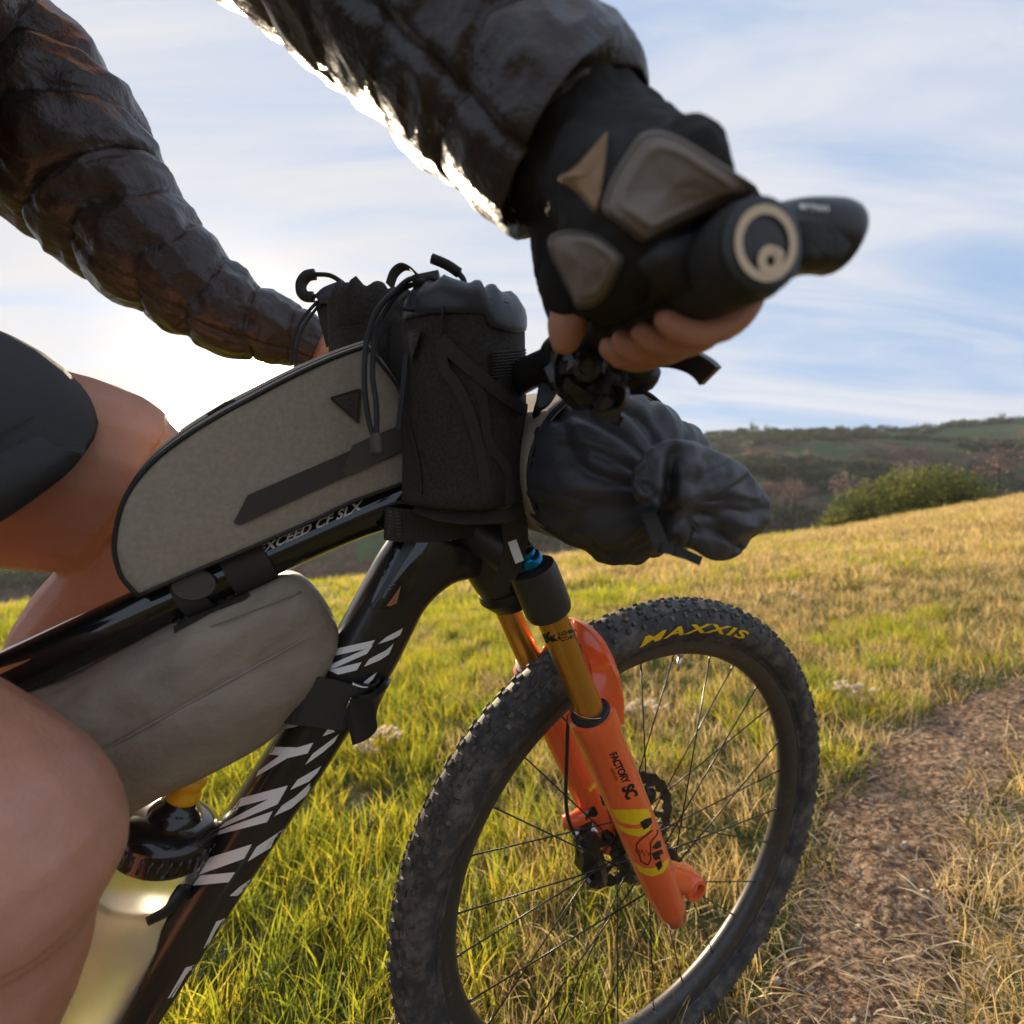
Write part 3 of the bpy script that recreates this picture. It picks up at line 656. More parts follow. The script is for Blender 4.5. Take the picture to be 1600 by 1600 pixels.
# inner clamp, brake lever, shifter
g = MB(); g.lathe(G0-GE*.012, GE, [(.0150, 0), (.0160, .003), (.0160, .011), (.0150, .014)], 30); g.build('grip_clamp', M['plastic'], grp, ang=35)
br = MB(); bc = B(-.300, .617, .165); 
br.lathe(bc, GE, [(.0165, -.009), (.0175, -.006), (.0175, .006), (.0165, .009)], 26)
br.tube([P(905, 560, .335), P(950, 566, .33), P(985, 572, .33), P(1010, 575, .335)], [.012, .015, .013, .009], 14, 4)
br.tube([P(960, 590, .34), P(1000, 590, .335), P(1020, 574, .335)], [.010, .011, .007], 12, 4)
blv = br.build('brake_lever', M['plastic'], bike, ang=45)
s = MB(); s.ribbon([P(1008, 560, .325), P(1030, 560, .32), P(1056, 560, .31), P(1082, 566, .30), P(1100, 577, .295), P(1110, 588, .293)], lambda t: .0095+.0045*t, .0060, u_*1.0-h_*.2, 5); s.build('lever_blade', M['crown'], blv, ang=60)
s = MB(); s.lathe(P(1000, 556, .316), -ray(1000, 556).normalized(), [(.0048, -.006), (.0048, .0), (.003, .0006), (.0022, -.001)], 16); s.build('pivot_bolt', M['steel'], blv, ang=30)
s = MB(); s.ribbon([P(955, 530, .318), P(965, 545, .316), P(978, 562, .316), P(992, 572, .316)], .004, .0025, n_, 3); s.build('clamp_plate', M['steel'], blv)
sh = MB(); rs2 = random.Random(3)
sh.tube([P(885, 560, .335), P(905, 582, .332), P(930, 608, .332), P(946, 626, .335)], [.014, .020, .019, .010], 8, 1)
for k in range(30):
    tq = rs2.random(); px, py = 888+70*tq+rs2.uniform(-26, 26), 556+72*tq+rs2.uniform(-26, 26)
    c = P(px, py, .308+rs2.uniform(0, .022)); q = Matrix.Rotation(rs2.uniform(0, 3), 3, Vector((rs2.random(), rs2.random(), rs2.random())).normalized())
    sh.box(c, q@Vector((rs2.uniform(.004, .010), 0, 0)), q@Vector((0, rs2.uniform(.003, .006), 0)), q@Vector((0, 0, rs2.uniform(.002, .006))))
sh.lathe(P(917, 573, .300), -ray(917, 573).normalized(), [(.009, -.008), (.0085, .0), (.005, .002), (.0042, -.001), (.001, -.001)], 20)
sft = sh.build('shifter', mat('shifter_polymer', (.022, .020, .018), .30, col2=(.05, .045, .04), scale=120), bike, ang=30)
s = MB(); s.ribbon([P(882, 545, .31), P(872, 570, .31), P(873, 600, .31), P(880, 612, .31)], .007, .003, u_.cross(n_), 4); s.ribbon([P(955, 600, .30), P(972, 612, .30), P(965, 635, .30), P(940, 645, .305)], .010, .003, n_, 4); s.build('shift_paddle', M['alloy'], sft, ang=40)
# cable housings in front of the head tube
s = MB()
for k, (o1, o2) in enumerate(((0, 0), (10, .004))):
    s.tube([P(900, 590, .36), P(860, 600+o1, .40), P(838, 640+o1, .43), P(825, 720+o1, .50), P(812, 830, .52+o2), P(800-o1, 890, .55)], .0026, 8, 6)
s.build('cable_housing', M['plastic'], bike)
# bike computer
s = MB(); ol = closed([P(x, y, .40) for x, y in ((838, 640), (842, 600), (850, 575), (864, 560), (878, 558), (880, 590), (870, 615), (855, 636))], 40); s.pillow(ol, [(.02, .006), (.85, .006), (1, .002), (1, -.004), (.8, -.007), (.02, -.007)], n=-ray(860, 600).normalized()); s.build('bike_computer', M['navy'], bike, ang=50)

# ------------------------------------------------------------------ top tube bag
def z2(x, y): return (450+x*.28125, 350+y*.28125)
def z5(x, y): return (780+x*.3, 540+y*.3)
def zt(x, y): return (150+x*.34375, 550+y*.34375)
tb = empty('top_tube_bag', PB(300, 900, 0), 'khaki top tube bag with black piping and dark side stripe, strapped behind the stem bags', 'bag')
CN = .027
opx = [(216, 931), (197, 910), (186, 890), (179, 852), (188, 800), (205, 763), (239, 722), (287, 684), (342, 650), (397, 620), (442, 596), (494, 571), (538, 553), (572, 541), (598, 573), (622, 606), (640, 650), (640, 752), (560, 780), (494, 811), (391, 856), (287, 900)]
ol = []
for i, p in enumerate(opx):
    q = opx[(i+1) % len(opx)]
    for k in range(4):
        t = k/4; a0, a1, a2, a3 = [Vector(opx[(i+j) % len(opx)]) for j in (-1, 0, 1, 2)]
        sharp = i in (0, 21, 13, 12, 16, 17, 15)
        v = a1.lerp(a2, t) if sharp else (a1*2+(a2-a0)*t+(a0*2-a1*5+a2*4-a3)*t*t+(a1*3-a0-a2*3+a3)*t**3)*.5
        ol.append(PB(v.x, v.y, CN))
cen = PB(400, 745, CN)
def wr(amp, sc, amp2=0, sc2=40):
    def f(p):
        d2 = (CAM-p).normalized(); return p + d2*(amp*nse(p, sc, 3)+amp2*nse(p, sc2, 9))
    return f
s = MB(); prof = [(k/14, .0022*(1-(k/14)**3)) for k in range(0, 14)]; prof[0] = (.01, .0022); prof += [(.99, 0), (1, -.002), (1.018, -.012), (1.036, -.026), (1.050, -.040), (1.058, -.052), (1.04, -.056), (.6, -.058), (.01, -.058)]
gd = (u_*.93-h_*.38).normalized()
s.rings([[cen+(p-cen)*(k+(max(0, min(1, -z/.05))*.12*max(0, (p-cen).normalized().dot(gd))**.6 if k > .99 else 0))+n_*z for p in ol] for k, z in prof]); s.disp(wr(.0016, 14, .0005, 45)); s.build('shell', M['khaki'], tb)
s = MB(); s.tube([cen+(p-cen)*1.002 + n_*.0002 for p in ol]+[cen+(ol[0]-cen)*1.002], .0017, 8); s.build('piping', M['piping'], tb)
gus = lambda p, z: cen+(p-cen)*(1+.036*min(1, z/.026)*.95+min(1, z/.05)*.12*max(0, (p-cen).normalized().dot(gd))**.6+.003)-n_*z
s = MB(); up_ = ol[16:56]; s.ribbon([gus(p, .024) for p in up_], .0026, .0008, n_, 1); s.build('zip', M['piping'], tb)
s = MB(); s.tube([gus(ol[34], .024), gus(ol[33], .024)+u_*.002, gus(ol[31], .024)+u_*.001], .0016, 8); s.build('zip_pull', M['web'], tb)
bagp = lambda o: (lambda x, y: PB(x, y, CN+.0022*(1-min(1, ((PB(x, y, CN)-cen).length/.14))**3)+o+ .0014))
def patch(nm, pts, m, o, par, step=10): 
    return decal(nm, [pts], bagp(o), m, par, step)
patch('side_stripe', [zt(*p) for p in [(625, 775), (690, 650), (1140, 455), (1350, 345), (1430, 310), (1430, 430), (1355, 470), (1130, 570), (660, 785), (640, 785)]], M['stripe'], .0006, tb)
patch('stripe_end', [zt(*p) for p in [(1122, 540), (1165, 425), (1250, 385), (1350, 345), (1430, 310), (1430, 430), (1345, 470), (1160, 560), (1130, 558)]], M['pocket'], .0012, tb)
def badge(pts, proj, par, nm='badge'):
    c = sum((Vector(p) for p in pts), Vector((0, 0)))/3
    s = MB(); ctr = closed3(pts, 6); ww = [proj(*p) for p in ctr]; cc = proj(*c); nn2 = (CAM-cc).normalized()
    s.rings([[cc+(p-cc)*k+nn2*z for p in ww] for k, z in ((1, -.002), (1, .0008), (.97, .0012), (.90, .0012), (.88, .0003), (.82, .0003), (.80, .0012), (.02, .0012))])
    o = s.build(nm, M['stripe'], par, ang=25)
    s = MB()
    for u in ((.0, .0), (-.22, .08), (.2, .1), (.02, .28), (-.05, -.25), (.22, -.2)):
        q = c + (Vector(pts[1])-c)*.30*u[0]*2 + (Vector(pts[2])-c)*.5*u[1]*2; r = (Vector(pts[1])-c).length*.07
        s.rings([[proj(q.x+r*math.cos(a2)*m2, q.y+r*math.sin(a2)*m2)+nn2*zz for a2 in [2*PI*k/7 for k in range(7)]] for m2, zz in ((1, .001), (.8, .002), (.1, .0022))])
    s.build('badge_dots', M['pocket'], o)
    return o
def closed3(pts, n):
    out = []
    for i in range(3):
        a, b2 = Vector(pts[i]), Vector(pts[(i+1) % 3])
        for k in range(n):
            t = .07+.86*k/(n-1); out.append(tuple(a.lerp(b2, t)))
    return out
badge([(513, 621), (565, 606), (561, 663)], bagp(.0012), tb)
# straps of the top tube bag round the tube
def strap_round(px, py, r, w, name, par, m=M['web'], extra=.0):
    c = PB(px, py, 0); ax = (ttp1-ttp0).normalized()
    s = MB(); s.lathe(c-ax*w/2, ax, [(r, 0), (r+.0022, 0), (r+.0022, w), (r, w)], 30, caps=False, loop=True); o = s.build(name, m, par, ang=40); return o
strap_round(388, 880, .0205, .034, 'velcro_strap', tb); strap_round(300, 921, .0200, .020, 'velcro_strap', tb)
s = MB(); c = PB(303, 914, .0225); pts = [c+(h_*math.cos(a2)*.0155+u_*math.sin(a2)*.0125) for a2 in [2*PI*k/30 for k in range(30)]]
s.pillow(pts, [(.05, .001), (.95, .001), (1, 0), (1, -.002), (.05, -.002)]); s.build('strap_tab', M['pocket'], tb, ang=40)
# head strap with corrugated rubber
s = MB(); s.ribbon([PB(606, 815, .0), PB(606, 818, .033), PB(650, 822, .037), PB(700, 820, .038), PB(740, 812, .036)], .030, .003, u_, 5)
s.build('head_strap', M['web'], tb, ang=40)
s = MB()
for k in range(7): s.tube([PB(609, 800+k*5.5, -.01), PB(609, 800+k*5.5, .036), PB(628, 802+k*5.5, .0385)], .0014, 6)
s.build('strap_rib', M['pocket'], tb)

# ------------------------------------------------------------------ frame bag (a long roll under the top tube)
fb = empty('frame_bag', PB(300, 1080, 0), 'grey khaki roll bag hanging under the top tube above the bottle', 'bag')
fp = [(-110, 1150), (33, 1079), (105, 1056), (175, 1022), (245, 983), (300, 958), (350, 936), (413, 908), (441, 894), (469, 896), (497, 922), (518, 956), (528, 986), (522, 1020), (497, 1067), (462, 1108), (420, 1147), (350, 1186), (262, 1228), (185, 1266), (60, 1310), (-110, 1380)]
pl2 = closed([PB(x, y, 0) for x, y in fp], 110); fc = PB(250, 1085, 0)
s = MB(); prof = []
ax_f = (PB(504, 983, 0)-PB(150, 1179, 0)).normalized(); pf = u_*1.0; pf = (pf-ax_f*pf.dot(ax_f)).normalized()
for k in range(0, 19):
    t = k/18*PI/2; prof.append((math.sin(t) if k else .01, .050*math.cos(t)**.75 if k < 18 else 0))
for k in range(17, -1, -1):
    t = k/18*PI/2; prof.append((math.sin(t) if k else .01, -.045*math.cos(t)))
s.pillow(pl2, prof, fc)
def fdisp(p):
    q = p-fc; a = q.dot(ax_f); b2 = q.dot(pf); c = q.dot(n_)
    w = .0045*nse((a*9, b2*22, c*20), 1, 1) + .0030*fold((a*26+b2*14, b2*30, 0), 1, 5)*max(.25, min(1, (b2+.01)*20)) + .0022*nse(p, 38, 4) + .0030*fold((a*10, b2*16+a*6, 2), 1, 8)
    # seams
    for b0 in (-.000, .042):
        w -= .0018*math.exp(-((b2-b0)/.0022)**2)
    w += .003*math.exp(-((a-.02-(b2*.6))/.012)**2)*math.exp(-((b2-.03)/.03)**2)
    return p + (CAM-p).normalized()*w
s.disp(fdisp); fbo = s.build('shell', M['khaki2'], fb)
def on_fb(x, y, o=.0):
    """front surface of the roll"""
    c = .05
    p = PB(x, y, 0)
    # locate ring scale by outline distance
    q = p-fc; best = 1e9
    dirn = q.normalized(); R0 = .1
    for i, e in enumerate(pl2):
        d3 = (e-fc); cosv = d3.normalized().dot(dirn)
        if 1-cosv < best: best = 1-cosv; R0 = d3.length
    for _ in range(6):
        k = min((PB(x, y, c)-n_*c-fc).length/R0, .999); c = .5*c+.5*.050*math.cos(math.asin(k))**.75
    return PB(x, y, c+o+.0012)
s = MB(); s.tube([on_fb(504-354*t, 983+196*t) for t in [k/30 for k in range(31)]], .0010, 6); s.tube([on_fb(*((1-t)*Vector((470, 925))+t*Vector((260, 1003)))) for t in [k/20 for k in range(21)]], .0009, 6); s.build('seam', M['khaki2'], fb)
decal('top_patch', [[(268, 955), (290, 948), (330, 936), (384, 921), (392, 930), (384, 937), (330, 958), (272, 990)]], onmesh(surf(fbo), .0008), M['web'], fb, 10)
# downtube strap with buckle
def dtside(px, py, c): return PB(px, py, c)
s = MB()
side = (PB(506, 1195)-PB(434, 1148)).normalized(); ddir = (PB(336, 1301)-PB(434, 1148)).normalized()
s.ribbon([PB(455, 1085, -.01), PB(468, 1092, .028), PB(505, 1098, .0335), PB(535, 1104, .0340), PB(566, 1100, .031), PB(575, 1085, .015), PB(575, 1083, -.01)], .043, .003, ddir, 6); s.build('downtube_strap', M['web'], fb, ang=40)
s = MB(); qv = (PB(600, 1062, .02)-PB(560, 1140, .02)).normalized()
s.ribbon([PB(545, 1128, .036), PB(560, 1122, .040), PB(578, 1110, .040), PB(588, 1098, .034), PB(592, 1090, .02)], .040, .006, qv, 4)
s.tube([PB(585, 1072, .030), PB(590, 1090, .034), PB(580, 1116, .036), PB(570, 1130, .034)], .0025, 8, 3)
s.ribbon([PB(586, 1060, .018), PB(601, 1066, .018)], .020, .0022, qv, 1); s.box((PB(592, 1090, .018)), qv*.018, n_*.004, side*.0012)
s.build('buckle', M['plastic'], fb, ang=40)
s = MB(); s.tube([PB(550, 1068, .034), PB(568, 1074, .036), PB(582, 1072, .034), PB(586, 1078, .032)], .0018, 8, 4); s.tube([PB(541, 1106, .0375), PB(549, 1090, .0375)], .0011, 6); s.build('buckle_wire', M['steel'], fb)

# ------------------------------------------------------------------ stem bags
def stem_bag(bottom, top, r0, r1, label, gathered):
    root = empty('stem_bag', bottom, label, 'bag', 'bottle bags beside the stem')
    ax = (top-bottom); Ln = ax.length; axn = ax.normalized()
    x = (n_-axn*n_.dot(axn)).normalized(); y = axn.cross(x)
    s = MB(); seg = 72; rings = []
    ks = [(0, .86), (.008, .95), (.03, 1.0)]+[(t, 1.0) for t in np.linspace(.06, .96, 34)]+[(1.0, 1.0)]
    for t, k in ks:
        r = (r0+(r1-r0)*t)*k; rg = []
        for j in range(seg):
            an = 2*PI*j/seg; sq = 1+.055*math.cos(4*an+.6)*(1-t*.7)
            p = bottom+ax*t+(x*math.cos(an)+y*math.sin(an))*r*sq
            dr = (x*math.cos(an)+y*math.sin(an)); p = p + dr*(.0016*nse(p, 30, 2)+.0016*fold((an*1.5, t*2.0, 0), 1, 7)); rg.append(p)
        rings.append(rg)
    s.rings(rings); body = s.build('shell', M['black_fab'], root)
    s = MB(); rings = []
    colr_ = ((.925, 1.01, 0), (.93, 1.045, 0), (.955, 1.065, 0), (.985, 1.06, .5), (1.01, 1.03, 1), (1.035, .98, 1), (1.06, .90, 1.3), (1.075, .80, 1.5), (1.07, .66, 1.5), (1.045, .48, 1.2), (1.03, .28, 1), (1.03, .02, 1))
    if gathered: colr_ = ((.80, 1.00, 0), (.81, 1.02, 0), (.90, 1.03, .3), (.97, 1.0, .8), (1.02, .95, 1.2), (1.05, .88, 1.5), (1.065, .80, 1.5), (1.05, .68, 1.2), (1.0, .5, 1), (.97, .3, 1), (.96, .02, 1))
    for t, k, z in colr_:
        rg = []
        for j in range(seg):
            an = 2*PI*j/seg; dr = (x*math.cos(an)+y*math.sin(an)); ff = fold((math.cos(an)*2.2, math.sin(an)*2.2, t*2), 1, 4)
            f3 = math.sin(an*(11 if gathered else 5)+2*math.sin(an*2))*(.42*z+.10); ff = ff + .25*nse((math.cos(an)*3, math.sin(an)*3, t*3), 1, 9)*z
            rg.append(bottom+ax*t+dr*(r1*k*(1+.022*ff+.045*f3*(1.3-k)*(1.6 if gathered else 1))) + axn*(z*.0055*ff*(1.2-k*.5)+z*.006*f3*(1.1-k) - .010*math.exp(-((an-PI*.1)/.7)**2)*(1-z*.3)))
        rings.append(rg)
    s.rings(rings); s.build('gathered_collar', M['navy'] if not gathered else M['black_fab'], root)
    return root, axn, x, y
nb0, nb1 = PB(727, 785, .070), PB(726, 488, .070)
nb, axn, bx, by = stem_bag(nb0, nb1, .0515, .0480, 'black drawstring stem bag nearest the camera with triangular badge and crossing straps', False)
Ax = nb1-nb0; 
def bagsurf(x, y, o=0): return on_cyl(x, y, nb0, Ax, .0525+o)
s = MB()
def strapline(mb, pts, w, o=.0005, th=.0016):
    pw = [bagsurf(*z2(*p), o) for p in pts]; pw, _ = crs(pw, [0]*len(pw), 5)
    rings = []
    for i, p in enumerate(pw):
        t = (pw[min(i+1, len(pw)-1)]-pw[max(i-1, 0)]).normalized(); q = p-nb0; nn2 = (q-Ax.normalized()*q.dot(Ax.normalized())).normalized(); sd = t.cross(nn2).normalized()
        rings.append([p+sd*w/2+nn2*th, p-sd*w/2+nn2*th, p-sd*w/2-nn2*th, p+sd*w/2-nn2*th])
    mb.rings(rings)
strapline(s, [(845, 640), (950, 745), (1070, 850), (1200, 960), (1320, 1035)], .0100, .001)
s.build('cross_strap', M['web'], nb, ang=40)
s = MB(); strapline(s, [(850, 640), (870, 800), (940, 900), (1010, 1060), (1060, 1250), (1110, 1520)], .0085, .0002); s.build('cross_strap', M['web'], nb, ang=40)
s = MB(); strapline(s, [(1020, 860), (1080, 980), (1110, 1200), (1220, 1380), (1235, 1560)], .0075, .0002); s.build('cross_strap', M['web'], nb, ang=40)
s = MB()
for k in range(9): strapline(s, [(1130+0*k, 715+k*17), (1320, 700+k*17)], .0016, .0003, .0006)
s.build('webbing_panel', M['web'], nb)
s = MB(); strapline(s, [(862, 455), (850, 600), (840, 700)], .0014, .0004, .0008); strapline(s, [(655, 1050), (720, 1300), (740, 1500)], .0016, .0004, .0008); s.build('seam', M['web'], nb)
badge([z2(658, 600), z2(745, 580), z2(682, 772)], lambda x, y: bagsurf(x, y, .0015), nb)
def cord(mb, pts, dep, r=.0021, sub=6):
    dd2 = dep if hasattr(dep, '__len__') else [dep]*len(pts); mb.tube([P(*z2(*p), q) for p, q in zip(pts, dd2)], r, 8, sub)
s = MB()
cord(s, [(800, 325), (740, 300), (670, 310), (600, 370), (500, 470), (450, 600), (430, 700), (425, 900), (450, 1100), (480, 1190)], [.41, .405, .40, .395, .385, .38, .375, .37, .37, .37])
cord(s, [(790, 335), (700, 335), (620, 375), (560, 450), (490, 580), (475, 700), (470, 850), (490, 1000), (492, 1190)], [.41, .405, .40, .395, .385, .38, .372, .37, .37])
cord(s, [(655, 400), (620, 430), (640, 470), (720, 480)], [.39, .385, .385, .39], .0016)
s.build('drawcord', M['piping'], nb)
s = MB(); s.tube([P(*z2(480, 1175), .369), P(*z2(488, 1215), .368), P(*z2(492, 1280), .368)], [.0052, .0058, .0062], 10, 3, flat=.6); s.build('cord_end', M['pocket'], nb)
s = MB(); cord(s, [(985, 370), (975, 310), (945, 270)], .42, .0024); cord(s, [(950, 272), (880, 225), (800, 192)], .42, .0044, 3); s.build('cord_toggle', M['piping'], nb)
s = MB(); s.box(P(*z2(770, 320), .40), Vector((.010, 0, .002)), Vector((0, .006, 0)), Vector((0, 0, .0045))); s.build('cord_lock', M['plastic'], nb)
s = MB(); s.ribbon([P(*z2(655, 720), .40), P(*z2(645, 850), .40), P(*z2(628, 1000), .40), P(*z2(612, 1150), .40)], .004, .002, Vector((1, 0, 0)), 4); s.build('side_strap', M['piping'], nb, ang=40)
s = MB(); s.ribbon([P(650, 790, .43), P(700, 806, .42), P(790, 806, .42), P(815, 790, .44)], .012, .003, Vector((0, .3, 1)), 4); s.build('mount_strap', M['web'], nb, ang=40)
s = MB(); s.ribbon([P(792, 800, .44), P(800, 850, .455), P(788, 900, .47), P(782, 925, .48)], .016, .002, Vector((1, .5, 0)), 4); s.build('hanging_strap', M['web'], nb, ang=40); s = MB(); s.ribbon([P(812, 795, .45), P(818, 840, .46), P(808, 880, .47), P(798, 905, .475)], .009, .002, Vector((1, .5, 0)), 4); s.build('hanging_strap', M['web'], nb, ang=40)
s = MB(); s.ribbon([P(800, 845, .452), P(806, 862, .452), P(812, 878, .453)], .008, .0012, Vector((1, .2, 0)), 2); s.build('strap_label', M['decal'], nb, smooth=False)
fb0, fb1 = PB(592, 640, -.065), PB(592, 478, -.065)
fbg, _, _, _ = stem_bag(fb0-(fb1-fb0)*.4, fb1, .0475, .0465, 'dark drawstring stem bag behind the near one, with looped cord and webbing loop on top', True)
fc1 = (fb1-CAM).length
s = MB(); cord(s, [(330, 352), (290, 318), (230, 285), (150, 280)], .56, .0026); cord(s, [(140, 405), (190, 385), (230, 350), (300, 330), (325, 350)], .56, .0022)
cord(s, [(165, 430), (110, 490), (60, 560), (30, 650), (18, 780)], [.56, .56, .555, .55, .55], .0018); cord(s, [(180, 440), (120, 520), (75, 600), (50, 700), (40, 800)], [.56, .56, .555, .55, .55], .0016); s.build('drawcord', M['piping'], fbg)
s = MB(); cord(s, [(150, 280), (105, 290), (75, 330), (75, 375), (100, 402), (140, 405)], .56, .0062, 5); s.build('cord_grip', M['piping'], fbg)
s = MB(); s.tube([P(*z2(165, 418), .56), P(*z2(220, 395), .56), P(*z2(320, 358), .56)], [.006, .010, .010], 10, 3, flat=.5); s.build('cord_lock', M['navy'], fbg)
s = MB(); s.ribbon([P(*z2(170, 425), .565), P(*z2(200, 540), .565), P(*z2(235, 680), .57)], .009, .002, Vector((1, 0, 0)), 4); s.ribbon([P(*z2(200, 425), .565), P(*z2(225, 540), .565), P(*z2(250, 680), .57)], .007, .002, Vector((1, 0, 0)), 4); s.build('side_strap', M['web'], fbg, ang=40)
s = MB(); s.ribbon([P(*z2(565, 345), .52), P(*z2(590, 275), .52), P(*z2(640, 238), .52), P(*z2(700, 262), .52), P(*z2(745, 320), .52)], .013, .002, Vector((.3, 1, 0)), 5); s.build('webbing_loop', M['web'], fbg, ang=40)
s = MB(); s.ribbon([P(*z2(240, 685), .55), P(*z2(400, 700), .52), P(*z2(600, 700), .48), P(*z2(650, 700), .46)], .05, .002, Vector((0, 0, 1)), 4); s.build('stem_strap', M['web'], fbg, ang=40)

# ------------------------------------------------------------------ handlebar roll
hr = empty('handlebar_roll', B(-.23, .47, .05), 'charcoal dry bag roll in a khaki harness slung in front of the handlebar', 'bag')
RC = (-.222, .537)
def rollring(c, r, a, b, seg=120, fa=0.0, sk=1.0):
    rg = []
    for k in range(seg):
        an = 2*PI*k/seg
        rg.append((a, b, c, r, an))
    return rg
s = MB(); rings = []
cs = list(np.linspace(-.20, .150, 46)); rr = [.0715]*46
for k in range(1, 40):
    t = k/39*PI/2; cs.append(.150+.058*math.sin(t)); rr.append(max(.0715*math.cos(t)**.55, .001))
for i, (c, r) in enumerate(zip(cs, rr)):
    rg = []
    for k in range(150):
        an = 2*PI*k/150; ca_, sa = math.cos(an), math.sin(an)
        end = max(0, (c-.08)/.13)
        pl = math.sin(an*4.0+2.0*math.sin(an*2+1)+c*18+1.6*nse((ca_*1.2, sa*1.2, c*8), 1, 4))                     # pleats gathering to the middle of the end
        f1 = (1-abs(pl))**2*-.0045*end*min(1, r/.03) + .005*nse((ca_*1.7, sa*1.7, c*13), 1, 6)*min(1, (c+.1)*6) + .0030*fold((ca_*2.5, sa*2.5, c*16+an), 1, 2)*end + .0012*nse((ca_*6, sa*6, c*50), 1, 8) - .0055*max(0, fold((ca_*1.6+c*5, sa*1.6, c*9), 1, 12)-.62)*2.4*min(1, max(0, (c-.05)*14)) - .003*max(0, fold((ca_*3+2, sa*3, c*20), 1, 15)-.6)*2*min(1, max(0, (c-.05)*14))
        d3 = h_*ca_+u_*sa; p = B(RC[0]-.005*end, RC[1]-.012*end, c)+d3*(r*(1+.04*math.cos(2*an)) + f1*min(1, r/.02)) + n_*(f1*.9*(1-min(1, r/.066)))
        rg.append(p)
    rings.append(rg)
s.rings(rings); s.build('dry_bag', M['roll'], hr)
# khaki harness band with dark edge
s = MB(); rings = []
for c, r in ((-.16, .0705), (-.15, .0745), (.105, .0745), (.122, .0750), (.126, .0742), (.126, .0705)):
    rings.append([B(RC[0], RC[1], c+.010*math.sin(2*PI*k/100+.5))+ (h_*math.cos(2*PI*k/100)+u_*math.sin(2*PI*k/100))*(r*(1+.04*math.cos(4*PI*k/100))+.0008*nse((k*.2, c*20, 0), 1)) for k in range(100)])
s.rings(rings, False, False); s.build('harness', M['khaki'], hr)
s = MB(); s.rings([[B(RC[0], RC[1], .126+.010*math.sin(2*PI*k/100+.5)+.0022*math.sin(q))+(h_*math.cos(2*PI*k/100)+u_*math.sin(2*PI*k/100))*(.0737*(1+.04*math.cos(4*PI*k/100))+.0022*math.cos(q)) for q in (0, 1.57, 3.14, 4.71)] for k in range(100)], loop=True); s.build('harness_edge', M['piping'], hr)
# folded roll-top closure swept over the end
dC = .300
fo = [z5(*p) for p in [(705, 640), (760, 560), (830, 510), (900, 490), (1000, 500), (1100, 530), (1200, 575), (1290, 635), (1350, 720), (1385, 770), (1412, 835), (1398, 930), (1330, 1010), (1250, 1085), (1180, 1120), (1090, 1110), (1000, 1060), (930, 1050), (850, 1050), (835, 960), (860, 870), (840, 790), (800, 800), (740, 825), (700, 780), (690, 700)]]
def dfun(x, y):
    return .318 + .030*((x-1060)/110) + .012*((y-780)/110)
ol = closed([P(x, y, dfun(x, y)) for x, y in fo], 150); cc = P(1060, 790, .318); nv = (-ray(1060, 790).normalized()*.9+n_*.2).normalized()
s = MB(); prof = []
for k in range(0, 20):
    t = k/19*PI/2; prof.append((max(math.sin(t), .01), .016*math.cos(t)**.8 if k < 19 else 0))
for k in range(18, -1, -1):
    t = k/19*PI/2; prof.append((max(math.sin(t), .01), -.034*math.cos(t)**.6))
s.pillow(ol, prof, cc, nv)
def rd(p):
    q = p-cc; X = q.dot(h_*.88+n_*.47); Z = q.z
    w = 0
    # long folds fanning out of the pinch at upper left
    px = 800+(p.x/p.y)*F; py = 800-((p.z-H)/p.y)*F
    an = math.atan2(py-745, px-985); rr2 = math.hypot(px-985, py-745)
    w += .0032*(1-abs(math.sin(an*2.1+.4+.004*rr2)))**2*-1.1*math.exp(-rr2/130) + .0028*nse((an*2.2, rr2*.012, 0), 1, 3) + .001*nse(p, 90, 2)
    w += .009*math.exp(-((px-1022)/13)**2)*math.exp(-((py-800)/75)**2) - .015*math.exp(-((px-1050+(py-720)*.12)/10)**2)*math.exp(-((py-775)/62)**2) + .006*math.exp(-((px-1078+(py-720)*.12)/14)**2)*math.exp(-((py-770)/70)**2)
    ff = max(0, (px-1120)/80)*max(0, min(1, (py-790)/40)); w += .010*(abs(math.sin((px*.55+py*.9)*.06+.5*math.sin(px*.05)))-.5)*min(ff*1.5, 1) + .0035*fold((px*.016, py*.030, 1), 1, 2)
    w += -.0060*max(0, fold((px*.009, py*.007+px*.004, 3), 1, 1)-.6)*2.2 - .004*max(0, fold((px*.02, py*.022, 5), 1, 6)-.6)*2
    w -= .0022*math.exp(-((px-(1137-abs(py-735)*.0-max(0, py-745)*.62))/3.0)**2)
    return p+nv*w
s.disp(rd); s.build('roll_closure', M['roll'], hr)
s = MB(); s.ribbon([P(1012, 800, .312), P(1024, 830, .308), P(1034, 856, .306)], .009, .0018, Vector((1, 0, .3)), 4); s.build('closure_strap', M['web'], hr, ang=40)
s = MB(); s.box(P(1042, 858, .306), Vector((.0040, 0, -.0010)), Vector((0, .0025, 0)), Vector((.0006, 0, .0028))); s.box(P(1062, 863, .306), Vector((.0034, 0, -.0010)), Vector((0, .0030, 0)), Vector((.0006, 0, .0032))); s.box(P(1082, 871, .308), Vector((.0044, 0, -.0020)), Vector((0, .0025, 0)), Vector((.0010, 0, .0026))); s.build('side_release_buckle', M['plastic'], hr, ang=30)

